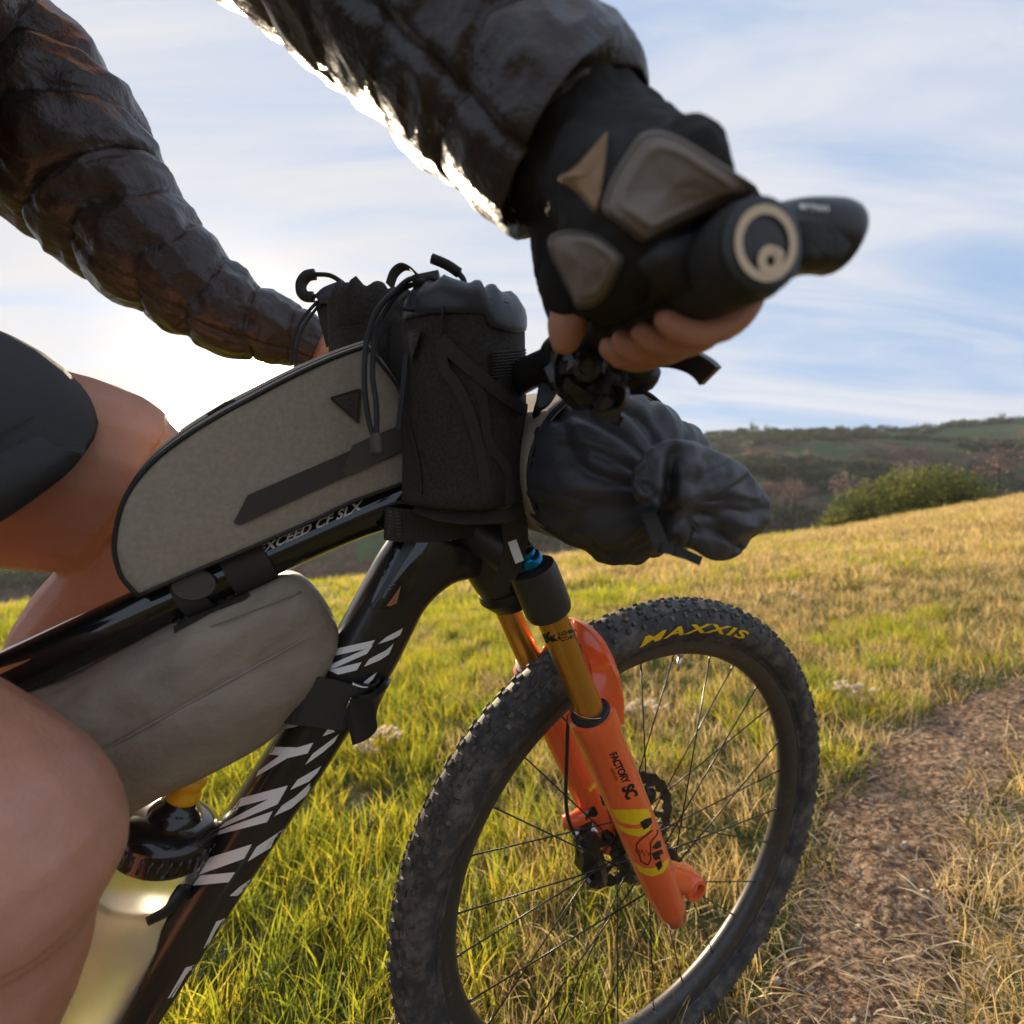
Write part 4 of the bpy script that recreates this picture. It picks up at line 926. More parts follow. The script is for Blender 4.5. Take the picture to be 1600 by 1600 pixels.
# ------------------------------------------------------------------ bottle in its cage
bt = empty('water_bottle', PB(170, 1480, .0), 'translucent drink bottle with black cap and yellow nozzle on the down tube', 'bottle')
ba = (PB(275, 1262, .0)-PB(205, 1420, .0)).normalized(); bc0 = PB(262, 1300, .0) - ba*.0
Rb = .0385
s = MB(); s.lathe(bc0, ba, [(.030, -.19), (.036, -.185), (.0365, -.10), (.0355, -.085), (.030, -.075), (.030, -.055), (.0365, -.040), (.0372, -.020), (.0372, -.012), (.034, -.006)], 48); s.build('bottle_body', M['bottle'], bt)
s = MB(); s.lathe(bc0, ba, [(.028, -.183), (.034, -.18), (.0345, -.10), (.0335, -.087), (.028, -.077), (.028, -.058)], 40); s.build('drink', M['water'], bt)
s = MB(); s.lathe(bc0, ba, [(.0375, -.014), (.0400, -.012), (.0402, .004), (.0385, .009), (.0300, .014), (.0215, .016), (.0200, .0195), (.0165, .024), (.0135, .026), (.012, .034)], 56); cp = s.build('bottle_cap', M['cap'], bt, ang=50)
s = MB()
for k in range(36):
    a2 = 2*PI*k/36; x = (n_-ba*n_.dot(ba)).normalized(); y = ba.cross(x); dr = x*math.cos(a2)+y*math.sin(a2); s.box(bc0+dr*.0402-ba*.003, ba*.006, dr*.0006, dr.cross(ba)*.0012)
s.build('cap_grip_rib', M['cap'], cp)
s = MB(); s.lathe(bc0+ba*.030, ba, [(.0125, 0), (.0135, .002), (.0130, .006), (.0112, .009), (.0112, .012), (.0132, .016), (.0130, .020), (.0095, .0225), (.0055, .0222), (.0050, .018)], 36); nz_ = s.build('nozzle', M['nozzle'], bt, ang=70)
s = MB(); s.lathe(bc0+ba*.030, ba, [(.0050, .0185), (.0042, .0215), (.001, .0215)], 20); s.build('valve_opening', M['ink'], nz_)
s = MB(); s.tube([PB(310, 1405, 0), PB(285, 1390, .030), PB(265, 1420, .040), PB(230, 1440, .042)], [.004, .006, .006, .005], 8, 4, flat=.4); s.tube([PB(288, 1345, 0), PB(280, 1390, .01), PB(250, 1470, .01)], [.004, .005, .005], 8, 4); s.build('bottle_cage', M['plastic'], frame)

# ------------------------------------------------------------------ the rider
rider = empty('person', B(-.95, -.3, 0), 'rider in a dark puffy jacket, grey shorts and fingerless gloves holding the handlebar', 'person')
def organic(name, chains, voxel, m, parent, fn=None, sm=6):
    mb = MB()
    for ch in chains:
        pts = [c[0] for c in ch]; rad = [c[1] for c in ch]; fl = 1
        mb.tube(pts, rad, 18, 5); mb.ball(pts[0], rad[0]*.98, 14); mb.ball(pts[-1], rad[-1]*.98, 14)
    o = mb.build(name, None, None)
    r = o.modifiers.new('r', 'REMESH'); r.mode = 'VOXEL'; r.voxel_size = voxel; r.use_smooth_shade = True
    q = o.modifiers.new('s', 'SMOOTH'); q.iterations = sm; q.factor = .5
    me = bpy.data.meshes.new_from_object(o.evaluated_get(bpy.context.evaluated_depsgraph_get()))
    bpy.data.objects.remove(o)
    if fn:
        n = len(me.vertices); vs = np.empty(n*3); me.vertices.foreach_get('co', vs); nr = np.empty(n*3); me.vertices.foreach_get('normal', nr)
        vs = vs.reshape(-1, 3); nr = nr.reshape(-1, 3)
        for i in range(n): 
            a = fn(Vector(vs[i])); 
            if a: vs[i] += nr[i]*a
        me.vertices.foreach_set('co', vs.ravel()); me.update()
    return link(name, me, m, parent)
hipL, hipR = B(-.93, .57, -.09), B(-.93, .55, .10)
kneeL, kneeR = P(250, 795, .515), P(-24, 1332, .285)
ankL, ankR = B(-.83, .13, -.12), B(-.73, -.05, .14)
shL, shR = Vector((-.66, .60, H+.56)), Vector((-.45, .28, H+.50))
pel = B(-.96, .62, 0); chest = (shL+shR)/2+Vector((-.10, -.03, -.10)); neck = (shL+shR)/2+Vector((.02, .03, .05)); head = neck+Vector((.07, .09, .12))
hL = B(-.315, .617, -.27)
Lpath = [(P(-90, 20, .62), .096), (P(40, 150, .63), .100), (P(112, 252, .64), .096), (P(166, 325, .655), .086), (P(250, 410, .67), .071), (P(358, 488, .70), .055), (P(412, 508, .72), .048), (P(466, 528, .74), .041), (P(500, 545, .75), .036)]
WR = P(905, 250, .272)                                                       # right wrist
Rpath = [(shR, .075), (P(300, -260, .32), .070), (P(560, -80, .30), .062), (P(700, 45, .287), .058), (P(800, 140, .278), .054), (P(870, 215, .272), .050), (P(905, 250, .270), .045)]
def thin(pth, f): return [(p, r*f) for p, r in pth]
# fingers of the right hand, closed round the grip from the front
chains = []
gx = G0
fz = [.104, .085, .066, .048]; fr = [.0066, .0074, .0076, .0072]
tips = []
fdir = (h_*.96 - n_*.02).normalized(); uu = (u_ - GE*u_.dot(GE)).normalized(); hh = (h_ - GE*h_.dot(GE)).normalized()
def RG(z, a, r): return G0 + GE*z + (hh*math.cos(R(a)) + uu*math.sin(R(a)))*r
for z, r in zip(fz, fr):
    R1 = .0165 + r*.95
    chains.append([(RG(z, 118, R1+.020), r*1.15), (RG(z, 62, R1+.012), r*1.15), (RG(z, 18, R1+.006), r*1.12), (RG(z, -28, R1+.002), r*1.05), (RG(z-.001, -72, R1-.0005), r*1.0), (RG(z-.002, -104, R1-.001), r*.98), (RG(z-.003, -128, R1-.001), r*.84)])
palm = [[(WR, .027), (P(960, 262, .262), .027), (RG(.098, 118, .040), .016)], [(WR, .027), (P(955, 255, .28), .026), (RG(.05, 118, .040), .016)], [(RG(.108, 118, .036), .014), (RG(.044, 118, .036), .014)], [(WR, .025), (RG(.10, 150, .034), .016), (RG(.085, 180, .032), .011)]]
TH = [(P(905, 300, .275), .022), (P(898, 370, .278), .0205), (P(895, 430, .280), .0165), (P(889, 480, .283), .0125), (P(886, 510, .285), .0120), (P(884, 530, .287), .0095)]
armL = thin(Lpath, .78); body_ch = [armL + [(hL, .026)], [(hL+n_*.03+u_*.012, .024), (hL-n_*.035+u_*.012, .022)], thin(Rpath, .66)+[(WR, .030)]]
body_ch += [[(pel, .13), ((pel+chest)/2, .12), (chest, .13)], [(shL, .07), (chest+Vector((0, 0, .07)), .10), (shR, .07)], [(chest, .10), (neck, .058), (head-Vector((.02, .02, .05)), .06)], [(head, .085), (head+Vector((.03, .03, .05)), .09)], [(head+Vector((.08, .09, .0)), .016), (head+Vector((.075, .085, .03)), .012)]]
thighL = [(hipL, .098), (hipL.lerp(kneeL, .4), .090), (P(100, 738, .47), .092), (P(190, 767, .50), .084), (kneeL, .066), (kneeL+Vector((.0, .0, -.022)), .056)]
calfL = [(kneeL+Vector((0, .0, -.012)), .055), (P(195, 905, .52), .053), (P(150, 985, .53), .062), (P(95, 1090, .52), .058), (P(20, 1250, .48), .042), (ankL, .034)]
thighR = [(hipR, .105), (hipR.lerp(kneeR, .45), .085), (P(-105, 1262, .288), .0655), (kneeR, .0645), (P(-12, 1365, .290), .0600)]
calfR = [(P(-17, 1350, .290), .059), (P(-30, 1440, .295), .052), (P(-60, 1560, .30), .055), (ankR, .036)]
body_ch += [[(pel, .12), (hipL, .11)], [(pel, .12), (hipR, .11)], thighL, calfL, thighR, calfR]
for an in (ankL, ankR): body_ch.append([(an, .034), (an+h_*.05-u_*.05, .034), (an+h_*.16-u_*.065, .026)])
body_ch += chains + palm + [TH]
def skinfn(p):
    return .0010*nse(p, 40, 3)
body = organic('body', body_ch, .0034, M['skin'], rider, skinfn, 3)
# ---- short fair hair on shins and thighs
hb_ = MB(); vv = body.data.vertices; w0 = world_of(rider); r3 = random.Random(11); legs = [kneeL, ankL, kneeR, ankR]
for _ in range(26000):
    v = vv[r3.randrange(len(vv))]; p = v.co + w0
    if min((p-(kneeL.lerp(ankL, .4))).length/.22, (p-kneeR.lerp(ankR, .3)).length/.16, (p-kneeL.lerp(hipL, .35)).length/.20) > 1: continue
    d2 = (v.normal + Vector((r3.uniform(-.5, .5), r3.uniform(-.5, .5), -.9))).normalized(); ln = r3.uniform(.003, .008); sd = d2.cross(Vector((0, 0, 1))).normalized()*.00006
    hb_.add([p-sd, p+sd, p+d2*ln], [[0, 1, 2]])
ho_ = hb_.build('leg_hair', mat('fair_hair', (.35, .22, .12), .5), rider, smooth=False); ho_['kind'] = 'stuff'
# ---- shorts
def short_chain(hip, mid, c2, end, rr, re): return [(pel, .135), (hip, .118), (mid, .108), (c2, rr), (end, re)]
s = MB()
lo = organic('shorts', [[(pel, .135), (pel+u_*.09-h_*.02, .13)], [(pel, .13), (hipL, .108), (hipL.lerp(kneeL, .25), .098)], [(pel, .13), (hipR, .118), (hipR.lerp(kneeR, .35), .107)]], .008, M['short'], rider, lambda p: .003*nse(p, 22, 1), 4)
# left leg of the shorts: cloth sleeve with an open hem
def hem(path, name, tilt=(.016, 0), seg=64):
    s = MB(); pts = [p for p, _ in path]; rad = [r for _, r in path]; pp2, rr2 = crs(pts, rad, 8); rings = []
    x = Vector((0, 0, 1))
    for i, p in enumerate(pp2):
        t = (pp2[min(i+1, len(pp2)-1)]-pp2[max(i-1, 0)]).normalized(); x = (x-t*x.dot(t)).normalized(); y = t.cross(x)
        tl = i/(len(pp2)-1)
        rings.append([p + t*(tilt[0]*math.cos(2*PI*k/seg)+tilt[1]*math.sin(2*PI*k/seg))*tl**3 + (x*math.cos(2*PI*k/seg)+y*math.sin(2*PI*k/seg))*(rr2[i]+.0030*fold((math.cos(2*PI*k/seg)*1.2+tl*2.2, math.sin(2*PI*k/seg)*1.2, tl*1.1), 1, 3)) for k in range(seg)])
    last = rings[-1]; cen2 = sum(last, Vector())/seg
    rings.append([p+(cen2-p)*.03-(pp2[-1]-pp2[-2])*.1 for p in last]); rings.append([p+(cen2-p)*.05-(pp2[-1]-pp2[-3]).normalized()*.02 for p in last])
    s.rings(rings, False, False); return s.build(name, M['short'], rider)
hem([(hipL+h_*.0, .106), (hipL.lerp(kneeL, .25), .100), (P(-150, 690, .37), .0960), (P(-62, 716, .40), .0950)], 'shorts_leg', (.09, -.075))
hem([(hipR, .112), (hipR.lerp(kneeR, .35), .104), (hipR.lerp(kneeR, .60), .096)], 'shorts_leg')
# ---- jacket
def puffy(path, name, seg=128, baffle=.056, depth=.17, sub=26, seed=0, endcap=True):
    s = MB(); pts = [p for p, _ in path]; rad = [r for _, r in path]; pp2, rr2 = crs(pts, rad, sub); rings = []; x = Vector((0, 0, 1)); dist = 0
    for i, p in enumerate(pp2):
        t = (pp2[min(i+1, len(pp2)-1)]-pp2[max(i-1, 0)]).normalized(); x = (x-t*x.dot(t)).normalized(); y = t.cross(x)
        if i: dist += (p-pp2[i-1]).length
        rg = []
        for k in range(seg):
            an = 2*PI*k/seg; ca_, sa = math.cos(an), math.sin(an)
            ph = dist/baffle + .10*math.sin(an+seed) + .30*nse((ca_*1.1, sa*1.1, dist*9), 1, seed)
            f = abs(math.sin(ph*PI))**.55
            w = rr2[i]*depth*(f-.72) - .0018*math.exp(-((abs(math.sin(ph*PI))/.09)**2))*(.5+.5*math.sin(an*60))
            # cross wrinkles gathered at the stitching
            w += rr2[i]*(.045*fold((ca_*1.5+dist*6, sa*1.5, dist*30), 1, seed+5) + .05*nse((ca_*1.8, sa*1.8, dist*22), 1, seed+9) + .035*fold((ca_*2.2, sa*2.2-dist*14, dist*52), 1, seed+2) + .030*fold((ca_*3.6, sa*3.6, dist*30), 1, seed+3)*(1.2-f))
            w -= .004*math.exp(-((1-math.cos(an-2.4))/.002))                 # lengthwise seam
            rg.append(p+(x*ca_+y*sa)*(rr2[i]*.985+w))
        rings.append(rg)
    s.rings(rings); return s.build(name, M['jacket'], rider)
jt = organic('jacket', [[(pel+u_*.05, .155), ((pel+chest)/2, .15), (chest, .165)], [(shL, .088), (chest+Vector((0, 0, .07)), .13), (shR, .080)], [(chest, .12), (neck-Vector((0, 0, .02)), .082)]], .009, M['jacket'], rider, lambda p: .006*(abs(math.sin(p.z/.045*PI))**.5-.6)+.004*nse(p, 18, 2), 4)
puffy([(shL, .088)]+Lpath[1:-1]+[(P(498, 544, .75), .037)], 'left_sleeve', seed=1)
puffy([Rpath[0], (Rpath[1][0], .068)]+[(p, r*1.0) for p, r in Rpath[2:-1]]+[(P(892, 236, .271), .0475), (P(898, 243, .2705), .0400)], 'right_sleeve', seed=4, depth=.12)
for o in rider.children:
    if o.name in ('left_sleeve', 'right_sleeve'): o.name = 'jacket_sleeve'
# ---- glove (right hand): shell over palm, back of hand and thumb, fingers bare from the middle joint
gch = []
for z, r in zip(fz, fr):
    R1 = .0165 + r*.95; gch.append([(RG(z, 125, R1+.022), r*1.6), (RG(z, 70, R1+.014), r*1.5), (RG(z, 30, R1+.008), r*1.36), (RG(z, 8, R1+.006), r*1.28)])
gch += [[(P(890, 232, .271), .044), (P(915, 258, .266), .036)], [(WR, .036), (P(960, 262, .260), .0345), (RG(.098, 118, .042), .0235)], [(WR, .034), (P(955, 255, .28), .034), (RG(.05, 118, .042), .022)], [(RG(.114, 118, .038), .020), (RG(.040, 118, .038), .020)], [(WR, .032), (RG(.10, 150, .037), .0235), (RG(.085, 180, .034), .018)]]
gch += [[(P(900, 285, .275), .0290), (P(900, 345, .277), .0250), (P(897, 400, .279), .0225), (P(892, 445, .281), .0190), (P(890, 474, .2825), .0155)]]
gl = organic('glove', gch, .0028, M['glove'], rider, lambda p: .0014*nse(p, 50, 2)+.0016*max(0, fold(p, 42, 6)-.5)*-2+.0006*fold(p, 110, 3), 3)
bpy.context.view_layer.update()
gbv = surf(gl)
def pad(name, pts, m, par, bv, th=.0032, dflt=.25, n=70, soft=.86):
    ol = closed(pts, n); c = sum(ol, Vector())/n
    def sp(x, y, k):
        r = ray(x, y).normalized(); h3 = bv.ray_cast(CAM, r); q = (CAM + r*(h3[3])) if h3[0] is not None else None
        return q, r
    mb = MB(); rings = []; last = None
    pr = [(.02, .8), (.25, .8), (.5, .82), (.62, .86), (.68, 1.15), (.73, 1.2), (.78, .85), (soft, .70), (.93, .55), (.97, .35), (1.0, .0), (1.0, -.8)]
    base = {}
    for k, z in pr:
        rg = []
        for p in ol:
            v = c+(p-c)*k; q, r = sp(v.x, v.y, k)
            rg.append((v, q, r))
        rings.append((rg, z))
    ds = [ (q-CAM).length for rg, _ in rings for _, q, _ in rg if q is not None]; md = np.median(ds) if ds else dflt
    D = np.array([[min(max((q-CAM).length if q is not None else md, md-.03), md+.022) for _, q, _ in rg] for rg, _ in rings])
    E0 = D.copy()
    for _ in range(60):
        G = (np.roll(D, 1, 1)+np.roll(D, -1, 1)+np.vstack([D[:1], D[:-1]])+np.vstack([D[1:], D[-1:]]))/4; G[0] = G[0].mean(); D = G
        D = np.minimum(D, E0)
    out = []
    for (rg, z), dr in zip(rings, D):
        out.append([CAM + r*(min(dq, e0+.0) - th*z - .0008) for (v, q, r), dq, e0 in zip(rg, dr, dr)])
    mb.rings(out); po = mb.build(name, m, par)
    if soft < .9:
        st = MB(); rg = out[-4]
        for i in range(0, n-1, 1):
            a2, b2 = Vector(rg[i]), Vector(rg[i+1]); q = a2.lerp(b2, .62); st.tube([a2-ray(0, 800)*0, q], .00045, 5)
        st.build('stitching', M['glove'], po)
    return po
def z3(x, y): return (800+x*.375, 200+y*.375)
pad('glove_pad', [z3(*p) for p in [(375, 320), (420, 200), (500, 70), (545, 22), (625, 12), (740, 60), (880, 150), (1000, 228), (1015, 255), (990, 285), (860, 335), (740, 385), (640, 430), (560, 472), (525, 465), (450, 405), (395, 365)]], M['pad'], gl, gbv, .0042)
pad('glove_pad', [z3(*p) for p in [(150, 465), (200, 430), (300, 432), (380, 465), (462, 540), (440, 610), (400, 690), (345, 742), (275, 750), (245, 700), (200, 610), (165, 540)]], M['pad'], gl, gbv, .0036)
pad('glove_gusset', [z3(*p) for p in [(192, 210), (250, 175), (320, 100), (385, 25), (398, 20), (392, 120), (375, 250), (352, 350), (335, 345), (270, 270)]], M['tan'], gl, gbv, .0012, soft=.95)
# finger nails are turned away; creases only

# ------------------------------------------------------------------ ground
def attr_mesh(name, X, Y, Z, m, nr, ncol, wrap=False, kind='structure', label=None, attrs=None):
    v = np.c_[X.ravel(), Y.ravel(), Z.ravel()]; idx = np.arange(nr*ncol).reshape(nr, ncol)
    f = np.c_[idx[:-1, :-1].ravel(), idx[:-1, 1:].ravel(), idx[1:, 1:].ravel(), idx[1:, :-1].ravel()]
    me = bpy.data.meshes.new(name); me.from_pydata(v.tolist(), [], f.tolist()); me.materials.append(m)
    me.polygons.foreach_set('use_smooth', [True]*len(me.polygons))
    if attrs:
        for k, a in attrs.items():
            at = me.attributes.new(k, 'FLOAT', 'POINT'); at.data.foreach_set('value', a.ravel().astype(np.float32))
    o = bpy.data.objects.new(name, me); COL.objects.link(o); tag(o, label, None, None, kind); return o
def ground_mat(name, cols, scales, bump, bscale, rough=.95):
    m = bpy.data.materials.new(name); m.use_nodes = True; nn = m.node_tree.nodes; ll = m.node_tree.links; b = nn['Principled BSDF']; b.inputs['Roughness'].default_value = rough; b.inputs['Specular IOR Level'].default_value = .15
    g = nn.new('ShaderNodeNewGeometry'); cur = cols[0]
    for i, (c, sc) in enumerate(zip(cols[1:], scales)):
        n = nn.new('ShaderNodeTexNoise'); n.inputs['Scale'].default_value = sc; n.inputs['Detail'].default_value = 6; n.inputs['Roughness'].default_value = .62; n.inputs['Distortion'].default_value = .3
        mp2 = nn.new('ShaderNodeMapping'); mp2.inputs['Location'].default_value = (i*17, i*5, 0); ll.new(g.outputs['Position'], mp2.inputs[0]); ll.new(mp2.outputs[0], n.inputs[0])
        r = nn.new('ShaderNodeMapRange'); ll.new(n.outputs[0], r.inputs[0]); r.inputs[1].default_value = .45; r.inputs[2].default_value = .58
        x = nn.new('ShaderNodeMix'); x.data_type = 'RGBA'; ll.new(r.outputs[0], x.inputs[0])
        if isinstance(cur, tuple): x.inputs[6].default_value = (*cur, 1)
        else: ll.new(cur, x.inputs[6])
        x.inputs[7].default_value = (*c, 1); cur = x.outputs[2]
    ll.new(cur, b.inputs['Base Color'])
    n = nn.new('ShaderNodeTexNoise'); n.inputs['Scale'].default_value = bscale; n.inputs['Detail'].default_value = 8; ll.new(g.outputs['Position'], n.inputs[0])
    bp2 = nn.new('ShaderNodeBump'); bp2.inputs['Distance'].default_value = bump; ll.new(n.outputs[0], bp2.inputs['Height']); ll.new(bp2.outputs[0], b.inputs['Normal']); return m
mg = ground_mat('meadow_soil', [(.10, .085, .03), (.06, .08, .02), (.15, .105, .045)], [3, 9], .02, 40)
na, nr_ = 420, 150
an_ = np.linspace(-PI, PI, na); rad_ = np.r_[np.linspace(.05, 1.2, 18, endpoint=False), np.geomspace(1.2, 70, nr_-18)]
AA, RR = np.meshgrid(an_, rad_); X = RR*np.sin(AA); Y = RR*np.cos(AA); Z = ground_z(X, Y)
ground = attr_mesh('ground', X, Y, Z, mg, nr_, na, label='grassy hillside meadow falling away behind a crest')

# dirt path
pl_l = [(1120, 1660), (1190, 1560), (1225, 1480), (1255, 1390), (1285, 1290), (1320, 1215), (1385, 1155), (1460, 1110), (1540, 1075), (1640, 1045), (1800, 1015), (2100, 985)]
pl_r = [(1440, 1690), (1465, 1590), (1485, 1500), (1500, 1420), (1520, 1340), (1545, 1270), (1590, 1195), (1650, 1140), (1720, 1105), (1800, 1075), (1950, 1045), (2250, 1008)]
Lp = [hit(*p) for p in pl_l]; Rp = [hit(*p) for p in pl_r]
Lc, _ = crs(Lp, [0]*len(Lp), 10); Rc2, _ = crs(Rp, [0]*len(Rp), 10); nc = 40; rows = []
for i, (a, b2) in enumerate(zip(Lc, Rc2)):
    ja = .03*nse((i*.35, 0, 0), 1, 3); row = []
    for k in range(nc+1):
        t = k/nc; p = a.lerp(b2, t+ja*(1-t)); row.append((p.x, p.y))
    rows.append(row)
PX = np.array(rows)[..., 0]; PY = np.array(rows)[..., 1]
tt2 = np.linspace(0, 1, nc+1)[None, :]
PZ = ground_z(PX, PY)+.006 + .012*np.sin(tt2*PI)
for i in range(PZ.shape[0]):
    for k in range(PZ.shape[1]): PZ[i, k] += .010*noise.noise(Vector((PX[i, k]*7, PY[i, k]*7, 1)))*math.sin(PI*k/nc) + .004*noise.noise(Vector((PX[i, k]*30, PY[i, k]*30, 5)))*math.sin(PI*k/nc)
mp_ = ground_mat('path_dirt', [(.125, .068, .038), (.185, .112, .064), (.075, .046, .028), (.29, .20, .13)], [4, 13, 60], .03, 45)
path = attr_mesh('dirt_path', PX, PY, PZ, mp_, PX.shape[0], nc+1, label='reddish brown dirt trail running past the front wheel')
Lx = np.array([(p.x, p.y) for p in Lc]); Rx = np.array([(p.x, p.y) for p in Rc2])
poly = np.r_[Lx, Rx[::-1]]
def inpoly(x, y):
    c = np.zeros(x.shape, bool); n = len(poly); j = n-1
    for i in range(n):
        xi, yi = poly[i]; xj, yj = poly[j]
        m = ((yi > y) != (yj > y)) & (x < (xj-xi)*(y-yi)/(yj-yi+1e-12)+xi); c ^= m; j = i
    return c
def rdist(x, y):
    """signed-ish distance from the right edge of the path (positive beyond it)"""
    d2 = np.full(x.shape, 9.)
    for p in Rx[::3]: d2 = np.minimum(d2, np.hypot(x-p[0], y-p[1]))
    return d2
def ldist(x, y):
    d2 = np.full(x.shape, 9.)
    for p in Lx[::3]: d2 = np.minimum(d2, np.hypot(x-p[0], y-p[1]))
    return d2

# ------------------------------------------------------------------ grass
def blade_mat(name, c1, c2, c3, tr=.5, gloss=.45):
    m = bpy.data.materials.new(name); m.use_nodes = True; nn = m.node_tree.nodes; ll = m.node_tree.links
    for n in list(nn): nn.remove(n)
    oi = nn.new('ShaderNodeObjectInfo'); at = nn.new('ShaderNodeAttribute'); at.attribute_name = 'tint'
    ad = nn.new('ShaderNodeMath'); ad.operation = 'ADD'; ll.new(oi.outputs['Random'], ad.inputs[0]); ll.new(at.outputs['Fac'], ad.inputs[1])
    ml = nn.new('ShaderNodeMath'); ml.operation = 'MULTIPLY'; ml.inputs[1].default_value = .5; ll.new(ad.outputs[0], ml.inputs[0])
    cr2 = nn.new('ShaderNodeValToRGB'); e = cr2.color_ramp.elements; e[0].position = .15; e[0].color = (*c1, 1); e[1].position = .85; e[1].color = (*c3, 1); x = e.new(.5); x.color = (*c2, 1); ll.new(ml.outputs[0], cr2.inputs[0])
    d1 = nn.new('ShaderNodeBsdfDiffuse'); t1 = nn.new('ShaderNodeBsdfTranslucent'); mx1 = nn.new('ShaderNodeMixShader'); mx1.inputs[0].default_value = tr
    ll.new(cr2.outputs[0], d1.inputs[0]); ll.new(cr2.outputs[0], t1.inputs[0]); ll.new(d1.outputs[0], mx1.inputs[1]); ll.new(t1.outputs[0], mx1.inputs[2])
    gl2 = nn.new('ShaderNodeBsdfGlossy'); gl2.inputs['Roughness'].default_value = gloss; gl2.inputs[0].default_value = (.6, .6, .55, 1); mx2 = nn.new('ShaderNodeMixShader'); mx2.inputs[0].default_value = .05
    ll.new(mx1.outputs[0], mx2.inputs[1]); ll.new(gl2.outputs[0], mx2.inputs[2]); o = nn.new('ShaderNodeOutputMaterial'); ll.new(mx2.outputs[0], o.inputs[0]); return m
mgreen = blade_mat('green_blades', (.17, .24, .022), (.38, .39, .028), (.60, .46, .04), .6)
mgold = blade_mat('golden_blades', (.30, .21, .06), (.60, .43, .15), (.78, .60, .30), .5)
mstraw = blade_mat('straw_blades', (.34, .24, .13), (.55, .42, .26), (.72, .60, .42), .35)
mdark = blade_mat('dark_green_blades', (.07, .09, .025), (.10, .13, .03), (.14, .14, .05), .4)  # darkest grass colour, for low tufts and path-edge weeds
LIB = bpy.data.collections.new('grass_library')
def tuft(nm, m, n, rad, hmin, hmax, w, lean, seg=4, seed=0, flatlay=False, curl=1.0):
    r2 = random.Random(seed); vs = []; fs = []; tn = []
    for _ in range(n):
        a = r2.uniform(0, 2*PI); q = rad*math.sqrt(r2.random()); x, y = q*math.cos(a), q*math.sin(a); hgt = r2.uniform(hmin, hmax); d2 = r2.uniform(0, 2*PI); ln = r2.uniform(.1, 1)*lean; tv = r2.random(); wd = w*r2.uniform(.6, 1.3); yaw = r2.uniform(0, PI)
        cx2, sx2 = math.cos(yaw)*wd/2, math.sin(yaw)*wd/2; base = len(vs)
        for k in range(seg+1):
            t = k/seg; 
            if flatlay: px_, py_, pz = x+math.cos(d2)*hgt*t, y+math.sin(d2)*hgt*t, .004+.02*math.sin(t*PI)*r2.uniform(.5, 1)*ln
            else:
                off = ln*hgt*t**(1.6*curl); px_, py_, pz = x+math.cos(d2)*off, y+math.sin(d2)*off, hgt*(t-.25*ln*t*t*t)
            ww = (1-t**1.8) if k < seg else 0
            if flatlay: ww = 1 if k < seg else .4
            if k < seg or flatlay: vs += [(px_-cx2*ww, py_-sx2*ww, pz), (px_+cx2*ww, py_+sx2*ww, pz)]; tn += [tv, tv]
            else: vs.append((px_, py_, pz)); tn.append(tv)
        for k in range(seg-1 if not flatlay else seg): b2 = base+2*k; fs.append((b2, b2+1, b2+3, b2+2))
        if not flatlay: b2 = base+2*(seg-1); fs.append((b2, b2+1, b2+2))
    me = bpy.data.meshes.new(nm); me.from_pydata(vs, [], fs); me.materials.append(m); at = me.attributes.new('tint', 'FLOAT', 'POINT'); at.data.foreach_set('value', tn)
    return bpy.data.objects.new(nm, me)
def scatter(name, pts, scl, variants, label, tilt=.25, kind='stuff'):
    lib = bpy.data.collections.new(name+'_kinds')
    for v in variants: lib.objects.link(v)
    me = bpy.data.meshes.new(name); me.from_pydata(pts.tolist(), [], []); at = me.attributes.new('sc', 'FLOAT', 'POINT'); at.data.foreach_set('value', scl.astype(np.float32))
    o = bpy.data.objects.new(name, me); COL.objects.link(o); tag(o, label, None, None, kind)
    g = bpy.data.node_groups.new(name, 'GeometryNodeTree'); g.interface.new_socket('Geometry', in_out='INPUT', socket_type='NodeSocketGeometry'); g.interface.new_socket('Geometry', in_out='OUTPUT', socket_type='NodeSocketGeometry')
    n = g.nodes; l = g.links; gi = n.new('NodeGroupInput'); go = n.new('NodeGroupOutput'); ip = n.new('GeometryNodeInstanceOnPoints'); ci = n.new('GeometryNodeCollectionInfo'); ci.inputs[0].default_value = lib; ci.inputs[1].default_value = True; ci.inputs[2].default_value = True
    ip.inputs['Pick Instance'].default_value = True; rv = n.new('FunctionNodeRandomValue'); rv.data_type = 'FLOAT_VECTOR'; rv.inputs[0].default_value = (-tilt, -tilt, 0); rv.inputs[1].default_value = (tilt, tilt, 2*PI)
    ri = n.new('FunctionNodeRandomValue'); ri.data_type = 'INT'; ri.inputs[4].default_value = 0; ri.inputs[5].default_value = len(variants)-1; ri.inputs[8].default_value = 5
    na2 = n.new('GeometryNodeInputNamedAttribute'); na2.data_type = 'FLOAT'; na2.inputs[0].default_value = 'sc'
    l.new(gi.outputs[0], ip.inputs['Points']); l.new(ci.outputs[0], ip.inputs['Instance']); l.new(ri.outputs[2], ip.inputs['Instance Index']); l.new(rv.outputs[0], ip.inputs['Rotation']); l.new(na2.outputs[0], ip.inputs['Scale']); l.new(ip.outputs[0], go.inputs[0])
    md = o.modifiers.new('scatter', 'NODES'); md.node_group = g; return o
def field(n, d0, d1, wide=1.12, power=1.0):
    """points in the field of view between two distances, even per square metre when power is 1"""
    u = rng.random(n); 
    Yd = (d0**(2*power)+(d1**(2*power)-d0**(2*power))*u)**(1/(2*power)); Xd = (rng.random(n)*2-1)*(Yd*wide+.35); return Xd, Yd
def zz(x, y): return ground_z(x, y)
def fnoise(x, y, s, sd): return np.array([noise.noise(Vector((a*s, b*s, sd))) for a, b in zip(x, y)])
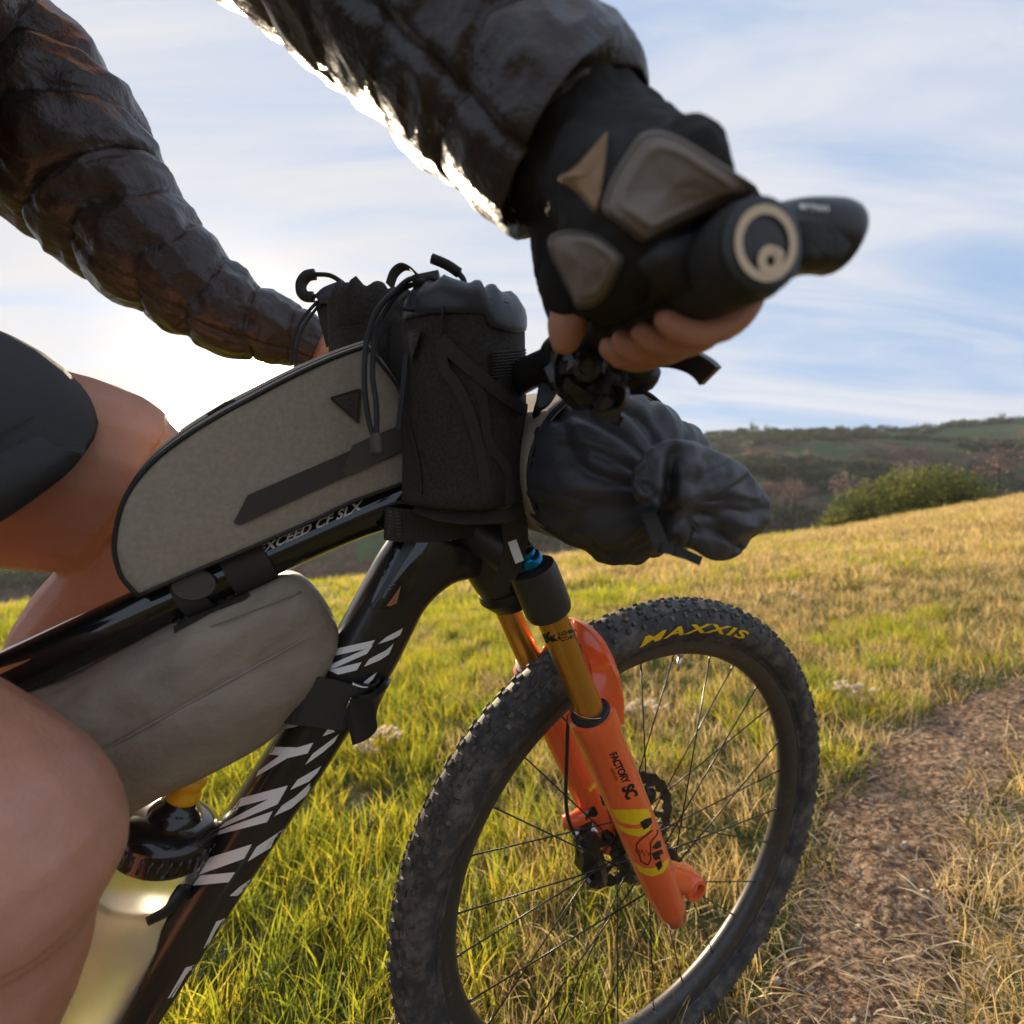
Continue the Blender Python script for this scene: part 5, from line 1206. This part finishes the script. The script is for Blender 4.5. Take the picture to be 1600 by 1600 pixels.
def mk(n, d0, d1, power, cond, smin, smax, grow=0):
    x, y = field(n, d0, d1, power=power); k = cond(x, y); x, y = x[k], y[k]; sc = rng.uniform(smin, smax, len(x))*(1+grow*np.maximum(y-3, 0)); return np.c_[x, y, zz(x, y)-.004], sc
dry = lambda x, y: fnoise(x, y, .7, 3)*1.0 + fnoise(x, y, 2.6, 8)*.65 + np.clip((x/np.maximum(y, .5)-.05), -.6, .8)*.85 + np.clip((y-3)/10, 0, .25)
def off_path(x, y):
    ins = inpoly(x, y); dl = ldist(x, y); dr = rdist(x, y); e = np.minimum(dl, dr)
    return ~ins | (rng.random(len(x)) < np.clip(.40-e*6-np.where(fnoise(x, y, 4, 7) > 0, 0, .35), 0, 1))
def right_side(x, y): return ~inpoly(x, y) & (rdist(x, y) < ldist(x, y))
patchy = lambda x, y: fnoise(x, y, 2.2, 21)+fnoise(x, y, 6, 33)*.6
PV = dict()
gre = [tuft('green_tuft', mgreen, 34, .055, .035, .115, .0032, .85, 4, i) for i in range(7)]
gol = [tuft('golden_tuft', mgold, 26, .06, .03, .11, .0030, 1.15, 4, 20+i) for i in range(7)]
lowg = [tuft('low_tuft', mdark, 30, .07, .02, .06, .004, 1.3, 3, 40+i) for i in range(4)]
far_g = [tuft('far_tuft', mgreen, 26, .17, .04, .12, .008, .8, 3, 60+i) for i in range(4)]
far_d = [tuft('far_tuft', mgold, 26, .17, .04, .13, .008, 1.1, 3, 70+i) for i in range(4)]
strw = [tuft('straw_litter', mstraw, 14, .07, .02, .11, .0022, 1, 4, 80+i, True) for i in range(5)]
nearc = lambda x, y: off_path(x, y) & ~(right_side(x, y) & (rng.random(len(x)) < .62)) & (np.hypot(x-.17, y-.77) > .02)
pg, sg = mk(9000, .75, 5.0, .80, lambda x, y: nearc(x, y) & (dry(x, y) < .12 + .25*rng.random(len(x))) & (patchy(x, y) > -.55), .6, 1.25)
scatter('green_grass', pg, sg, gre, 'bright yellow green grass blades growing round the bicycle')
pg, sg = mk(9500, .75, 5.0, .80, lambda x, y: nearc(x, y) & (dry(x, y) > -.12 + .25*rng.random(len(x))-.12) & (patchy(x, y) > -.6), .55, 1.15)
scatter('dry_grass', pg, sg, gol, 'golden dry grass mixed into the meadow')
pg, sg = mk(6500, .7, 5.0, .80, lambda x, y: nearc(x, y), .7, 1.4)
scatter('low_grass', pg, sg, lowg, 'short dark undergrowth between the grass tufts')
pg, sg = mk(16000, 4.2, 24, .62, lambda x, y: off_path(x, y) & (dry(x, y)+fnoise(x, y, .35, 5)*.5 < .34+.35*rng.random(len(x))) & (y < crest(np.clip(x/y, -6, 6))[0]+1.5), .6, 1.2, .03)
scatter('distant_green_grass', pg, sg, far_g, 'green grass toward the crest of the meadow')
pg, sg = mk(20000, 4.2, 24, .62, lambda x, y: off_path(x, y) & (dry(x, y)+fnoise(x, y, .35, 5)*.5 > .0+.3*rng.random(len(x))) & (y < crest(np.clip(x/y, -6, 6))[0]+1.5), .6, 1.2, .03)
scatter('distant_dry_grass', pg, sg, far_d, 'pale golden grass toward the crest of the meadow')
# straw litter and a few green tufts on and beside the path
x = rng.uniform(-.3, 3.6, 8000); y = rng.uniform(.6, 4.6, 8000); near_r = rdist(x, y); k = ((near_r < .42) & ~inpoly(x, y) & (ldist(x, y) > near_r)) | (inpoly(x, y) & (rng.random(len(x)) < .045)) | (inpoly(x, y) & (near_r < .10) & (rng.random(len(x)) < .5)) | ((ldist(x, y) < .08) & (rng.random(len(x)) < .3)); x, y = x[k], y[k]
scatter('straw_litter', np.c_[x, y, zz(x, y)+.010], rng.uniform(.5, 1.2, len(x)), strw, 'pale straw lying beside and on the trail', .12)
x = rng.uniform(0, 3.6, 2600); y = rng.uniform(.7, 4.6, 2600); k = inpoly(x, y) & (ldist(x, y) < .35) & (patchy(x, y) > .05+ldist(x, y)*1.0); x, y = x[k], y[k]
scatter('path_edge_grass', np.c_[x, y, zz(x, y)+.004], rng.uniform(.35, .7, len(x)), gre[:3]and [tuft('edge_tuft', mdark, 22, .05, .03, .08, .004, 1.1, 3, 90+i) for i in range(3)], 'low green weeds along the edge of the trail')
# pebbles
def pebble(seed):
    r2 = random.Random(seed); bm = bmesh.new(); bmesh.ops.create_icosphere(bm, subdivisions=1, radius=.006)
    for v in bm.verts: v.co = Vector((v.co.x*1.2, v.co.y, v.co.z*.6))*r2.uniform(.75, 1.25)
    me = bpy.data.meshes.new('pebble'); bm.to_mesh(me); bm.free(); me.materials.append(PEB[seed % 3]); return bpy.data.objects.new('pebble', me)
PEB = [mat('pebble_ochre', (.30, .21, .13), .85), mat('pebble_brown', (.17, .10, .065), .9), mat('pebble_grey', (.33, .28, .22), .85)]
x = rng.uniform(0, 3.6, 26000); y = rng.uniform(.6, 4.6, 26000); k = inpoly(x, y) & (fnoise(x, y, 3, 4) > -.35+.5*rng.random(len(x))-.25); x, y = x[k], y[k]
scatter('trail_gravel', np.c_[x, y, zz(x, y)+.012], np.minimum(rng.lognormal(-.55, .5, len(x)), 2.2), [pebble(i) for i in range(6)], 'small stones and clods on the trail', 1.5)

# dried seed heads: pale fluffy plants in the meadow
mseed = blade_mat('seed_fluff', (.62, .52, .40), (.74, .64, .52), (.84, .76, .64), .5)
def seedplant(px, py, w, n, label):
    c = hit(px, py); r2 = random.Random(int(px)); mb = MB(); st = MB(); 
    for i in range(n):
        a = r2.uniform(0, 2*PI); q = w*math.sqrt(r2.random()); hgt = .075+.035*r2.random()-.25*q
        p = Vector((c.x+q*math.cos(a), c.y+q*math.sin(a)*.8, c.z+hgt)); st.tube([Vector((c.x+q*.3*math.cos(a), c.y+q*.3*math.sin(a), c.z)), p], .0011, 4, caps=False)
        for j in range(46):
            d2 = Vector((r2.gauss(0, 1), r2.gauss(0, 1), r2.gauss(0, 1))).normalized(); ln = r2.uniform(.004, .0105); sd = d2.orthogonal().normalized()*.0016; o2 = p+d2*ln*.3
            mb.add([o2-sd, o2+sd, o2+d2*ln+sd*.6, o2+d2*ln-sd*.6], [[0, 1, 2, 3]])
    root = empty('seed_head_plant', c, label, 'plant', 'dry white seed head plants in the meadow')
    mb.build('seed_heads', mseed, root, smooth=False); st.build('stems', mstraw, root)
for a in ((588, 1185, .085, 34, 'broad clump of fluffy white seed heads below the frame strap buckle'), (985, 1140, .055, 16, 'small clump of white seed heads seen through the wheel beside the fork leg'), (1335, 1108, .075, 18, 'pale seed heads on the grass right of the tyre near the path'),
          (1025, 1140, .045, 8, 'sparse white seed heads seen between the spokes'), (1245, 945, .11, 12, 'faint pale seed heads in the grass above the tyre lettering'), (1540, 895, .16, 14, 'distant pale seed heads at the right edge of the meadow')): seedplant(*a)
def pebble_mat(): pass

# ------------------------------------------------------------------ far hills with scrub
def ridge_e(th): return -(np.interp(th, [-3, -1.2, -.6, -.3, 0, .25, .46, .56, .68, .80, .9, 1.0, 1.4, 3], [790, 765, 745, 730, 715, 700, 672, 676, 672, 671, 662, 656, 640, 620])-800)/F
def hill_z(X, Y):
    th = X/np.maximum(Y, 1); D = 300.; t = np.clip((Y-70)/(D-70), 0, 1); zv = -20.; zr = ridge_e(th)*D
    z = zv+(zr-zv)*(t**.85); z = z + np.where(Y > D, -(Y-D)*.25, 0)
    z = z + 3.5*np.sin(X*.045+1)*np.sin(Y*.03+.5)*np.sin(np.clip(t, 0, 1)*PI) + 1.5*np.sin(X*.11)*np.sin(Y*.09)*np.sin(t*PI)
    # nearer shoulder of scrub rising to the right
    z = np.maximum(z, -40)
    return z + H
mh = ground_mat('hill_turf', [(.035, .062, .020), (.07, .052, .036), (.045, .085, .024)], [.02, .045], .5, .3)
xs = np.linspace(-900, 900, 200); ys = np.r_[np.linspace(34, 320, 90), 500, 900]
XX, YY = np.meshgrid(xs, ys); ZZ = hill_z(XX, YY)
attr_mesh('hills', XX, YY, ZZ, mh, len(ys), len(xs), label='dark green hillside across the valley')
def shrub_mat(name, c1, c2, c3): return blade_mat(name, c1, c2, c3, .25)
mso = shrub_mat('oak_leaves', (.030, .045, .018), (.05, .065, .022), (.075, .085, .028)); msb = shrub_mat('bare_twigs', (.13, .075, .058), (.19, .12, .09), (.26, .16, .12)); msp = shrub_mat('pale_twigs', (.20, .14, .10), (.24, .17, .13), (.28, .2, .15)); msg = shrub_mat('bright_shrub_leaves', (.09, .11, .020), (.24, .23, .032), (.46, .38, .06))
def clump(nm, m, n, seed, leaf=.16, flat=.75, lobes=7):
    r2 = random.Random(seed); lb = [(Vector((r2.uniform(-.6, .6), r2.uniform(-.6, .6), r2.uniform(.25, .75)*flat)), r2.uniform(.22, .48)) for _ in range(lobes)]; mb = MB(); tn = []
    for _ in range(n):
        c, r = r2.choice(lb); d2 = Vector((r2.gauss(0, 1), r2.gauss(0, 1), r2.gauss(0, 1))).normalized(); p = c+d2*r*r2.uniform(.6, 1.05); p.z = max(p.z, .0); a = Vector((r2.gauss(0, 1), r2.gauss(0, 1), r2.gauss(0, 1))).normalized()*leaf; b2 = a.orthogonal().normalized()*leaf*.6; tv = r2.random()
        mb.add([p-a*.5-b2*.3, p+b2*.5, p+a*.5, p-b2*.5], [[0, 1, 2, 3]]); tn += [tv]*4
    me = bpy.data.meshes.new(nm); me.from_pydata([tuple(v) for v in mb.v], [], mb.f); me.materials.append(m); at = me.attributes.new('tint', 'FLOAT', 'POINT'); at.data.foreach_set('value', tn); return me
def clob(nm, me): return bpy.data.objects.new(nm, me)
oak = [clob('oak', clump('oak', mso, 420, i)) for i in range(4)]; bare = [clob('bare_bush', clump('bare_bush', msb, 320, 10+i, .10)) for i in range(4)]; pale = [clob('pale_bush', clump('pale_bush', msp, 300, 20+i, .09)) for i in range(3)]
def hillpts(n, y0, y1, cond):
    y = rng.uniform(y0, y1, n); x = rng.uniform(-1.2, 1.25, n)*y; k = cond(x, y); x, y = x[k], y[k]; return x, y
x, y = hillpts(5200, 80, 300, lambda x, y: (fnoise(x, y, .022, 2)+fnoise(x, y, .07, 7)*.5 > .02) | (y > 285)); scatter('hillside_oak_wood', np.c_[x, y, hill_z(x, y)-.3], rng.uniform(2.2, 4.6, len(x)), oak, 'dark evergreen oaks covering the far hillside', .1)
x, y = hillpts(14000, 40, 250, lambda x, y: (fnoise(x, y, .03, 12)+fnoise(x, y, .09, 9)*.5 > -.16+.0011*y-np.where(x < .25*y, .35, 0))); scatter('hillside_scrub', np.c_[x, y, hill_z(x, y)-.2], rng.uniform(1.2, 3.2, len(x)), bare, 'leafless reddish brown scrub across the valley', .1)
x, y = hillpts(900, 50, 220, lambda x, y: x > y*.3); scatter('pale_scrub', np.c_[x, y, hill_z(x, y)-.2], rng.uniform(1.4, 3.4, len(x)), pale, 'pale leafless bushes in the valley', .1)  # twigs coloured paler than the rest of the scrub
def tree(px, py, dist, hgt, m, label, name='ridge_tree', wid=.45, cat='tree', n=260, grp=None):
    top = P(px, py, dist); base = top-Vector((0, 0, hgt)); root = empty(name, base, label, cat, grp)
    me = clump('crown', m, n, int(px), .15, 1.1, 8).copy(); me.transform(Matrix.Diagonal((hgt*wid, hgt*wid, hgt*.72, 1))); me.transform(Matrix.Translation((0, 0, hgt*.16)))
    c = bpy.data.objects.new('crown', me); COL.objects.link(c); c.parent = root
    s = MB(); s.tube([base-Vector((0, 0, 1)), base+Vector((0, 0, hgt*.5)), base+Vector((hgt*.05, 0, hgt*.75))], [hgt*.035, hgt*.025, hgt*.01], 8); s.tube([base+Vector((0, 0, hgt*.35)), base+Vector((-hgt*.2, 0, hgt*.65))], [hgt*.015, hgt*.006], 6); s.build('trunk', M['stripe'], root)
for px, py, hg, wd, lb in ((1175, 655, 8, .22, 'tall narrow dark tree on the ridge just right of the handlebar roll'), (1198, 662, 5, .4, 'low rounded tree on the ridge next to the tall narrow one'), (1241, 664, 6, .3, 'pointed dark tree on the ridge left of the small group'), (1325, 665, 4.5, .4, 'small rounded tree midway along the ridge'), (1272, 668, 4, .45, 'squat bush-like tree on the ridge between two taller trees'), (1562, 642, 8, .5, 'broad dark tree on the ridge at the far right'), (1590, 648, 6, .6, 'low spreading tree at the right end of the ridge')):
    tree(px, py, 298, hg, mso, lb, wid=wd, grp='trees along the skyline ridge')
for px, py, dd3, hg, wd, m, lb in ((1318, 728, 85, 6.5, .38, msp, 'pale leafless tree standing above the green bush at its left end'), (1415, 712, 95, 6, .6, msp, 'pinkish leafless tree behind the middle of the green bush'), (1240, 745, 90, 6, .5, msb, 'brown leafless tree in the valley left of the green bush'), (1560, 690, 80, 7, .8, msb, 'wide reddish bare tree at the right edge above the dry slope')):
    tree(px, py, dd3, hg, m, lb, 'bare_tree', wd, grp='leafless trees in the valley')
# big green bush behind the crest
bb = empty('green_bush', P(1400, 840, 30), 'large sunlit green bush rising behind the crest of the meadow', 'bush')
r2 = random.Random(9); lobes = []
for px, top in ((1312, 795), (1335, 775), (1360, 758), (1390, 742), (1415, 738), (1445, 735), (1470, 732), (1498, 736), (1520, 750), (1540, 765), (1350, 790), (1380, 775), (1420, 765), (1460, 765), (1500, 775), (1330, 810), (1300, 815)):
    lobes.append((P(px, top+20, 30+r2.uniform(-1.6, 1.6)), r2.uniform(.95, 1.3)))
vs = []; fs = []; tn = []
for _ in range(15000):
    c, r = r2.choice(lobes); d2 = Vector((r2.gauss(0, 1), r2.gauss(0, 1), r2.gauss(0, 1))).normalized(); p = c+d2*r*r2.uniform(.55, 1.08); p.z = p.z-r2.random()**2*1.2; a = Vector((r2.gauss(0, 1), r2.gauss(0, 1), r2.gauss(0, 1))).normalized()*.12; b2 = a.orthogonal().normalized()*.07; k = len(vs); tv = r2.random()*.7+.3*(1 if nse(p, 1.2, 4) > 0 else 0)
    vs += [tuple(p-a), tuple(p+b2), tuple(p+a), tuple(p-b2)]; fs.append((k, k+1, k+2, k+3)); tn += [tv]*4
me = bpy.data.meshes.new('foliage'); me.from_pydata(vs, [], fs); at = me.attributes.new('tint', 'FLOAT', 'POINT'); at.data.foreach_set('value', tn); link('foliage', me, msg, bb, False)
s = MB()
for c, r in lobes[:10]: s.tube([c-Vector((0, 0, 3.2)), c-Vector((0, 0, .9)), c], [.12, .08, .03], 7)
s.build('stems', M['stripe'], bb)

# ------------------------------------------------------------------ air: thin haze over the valley
mb = MB(); mb.box((0, 440, H+10), Vector((1000, 0, 0)), Vector((0, 540, 0)), Vector((0, 0, 66)))
hz = mb.build('haze', None, None, smooth=False)
mhz = bpy.data.materials.new('thin_air'); mhz.use_nodes = True; hn = mhz.node_tree; hn.nodes.clear()
pv = hn.nodes.new('ShaderNodeVolumePrincipled'); pv.inputs['Color'].default_value = (.78, .82, .90, 1); pv.inputs['Density'].default_value = .00022; pv.inputs['Anisotropy'].default_value = .3
ho = hn.nodes.new('ShaderNodeOutputMaterial'); hn.links.new(pv.outputs[0], ho.inputs['Volume']); hz.data.materials.append(mhz); hz['kind'] = 'stuff'; hz['label'] = 'thin sunlit haze over the valley and far hills'
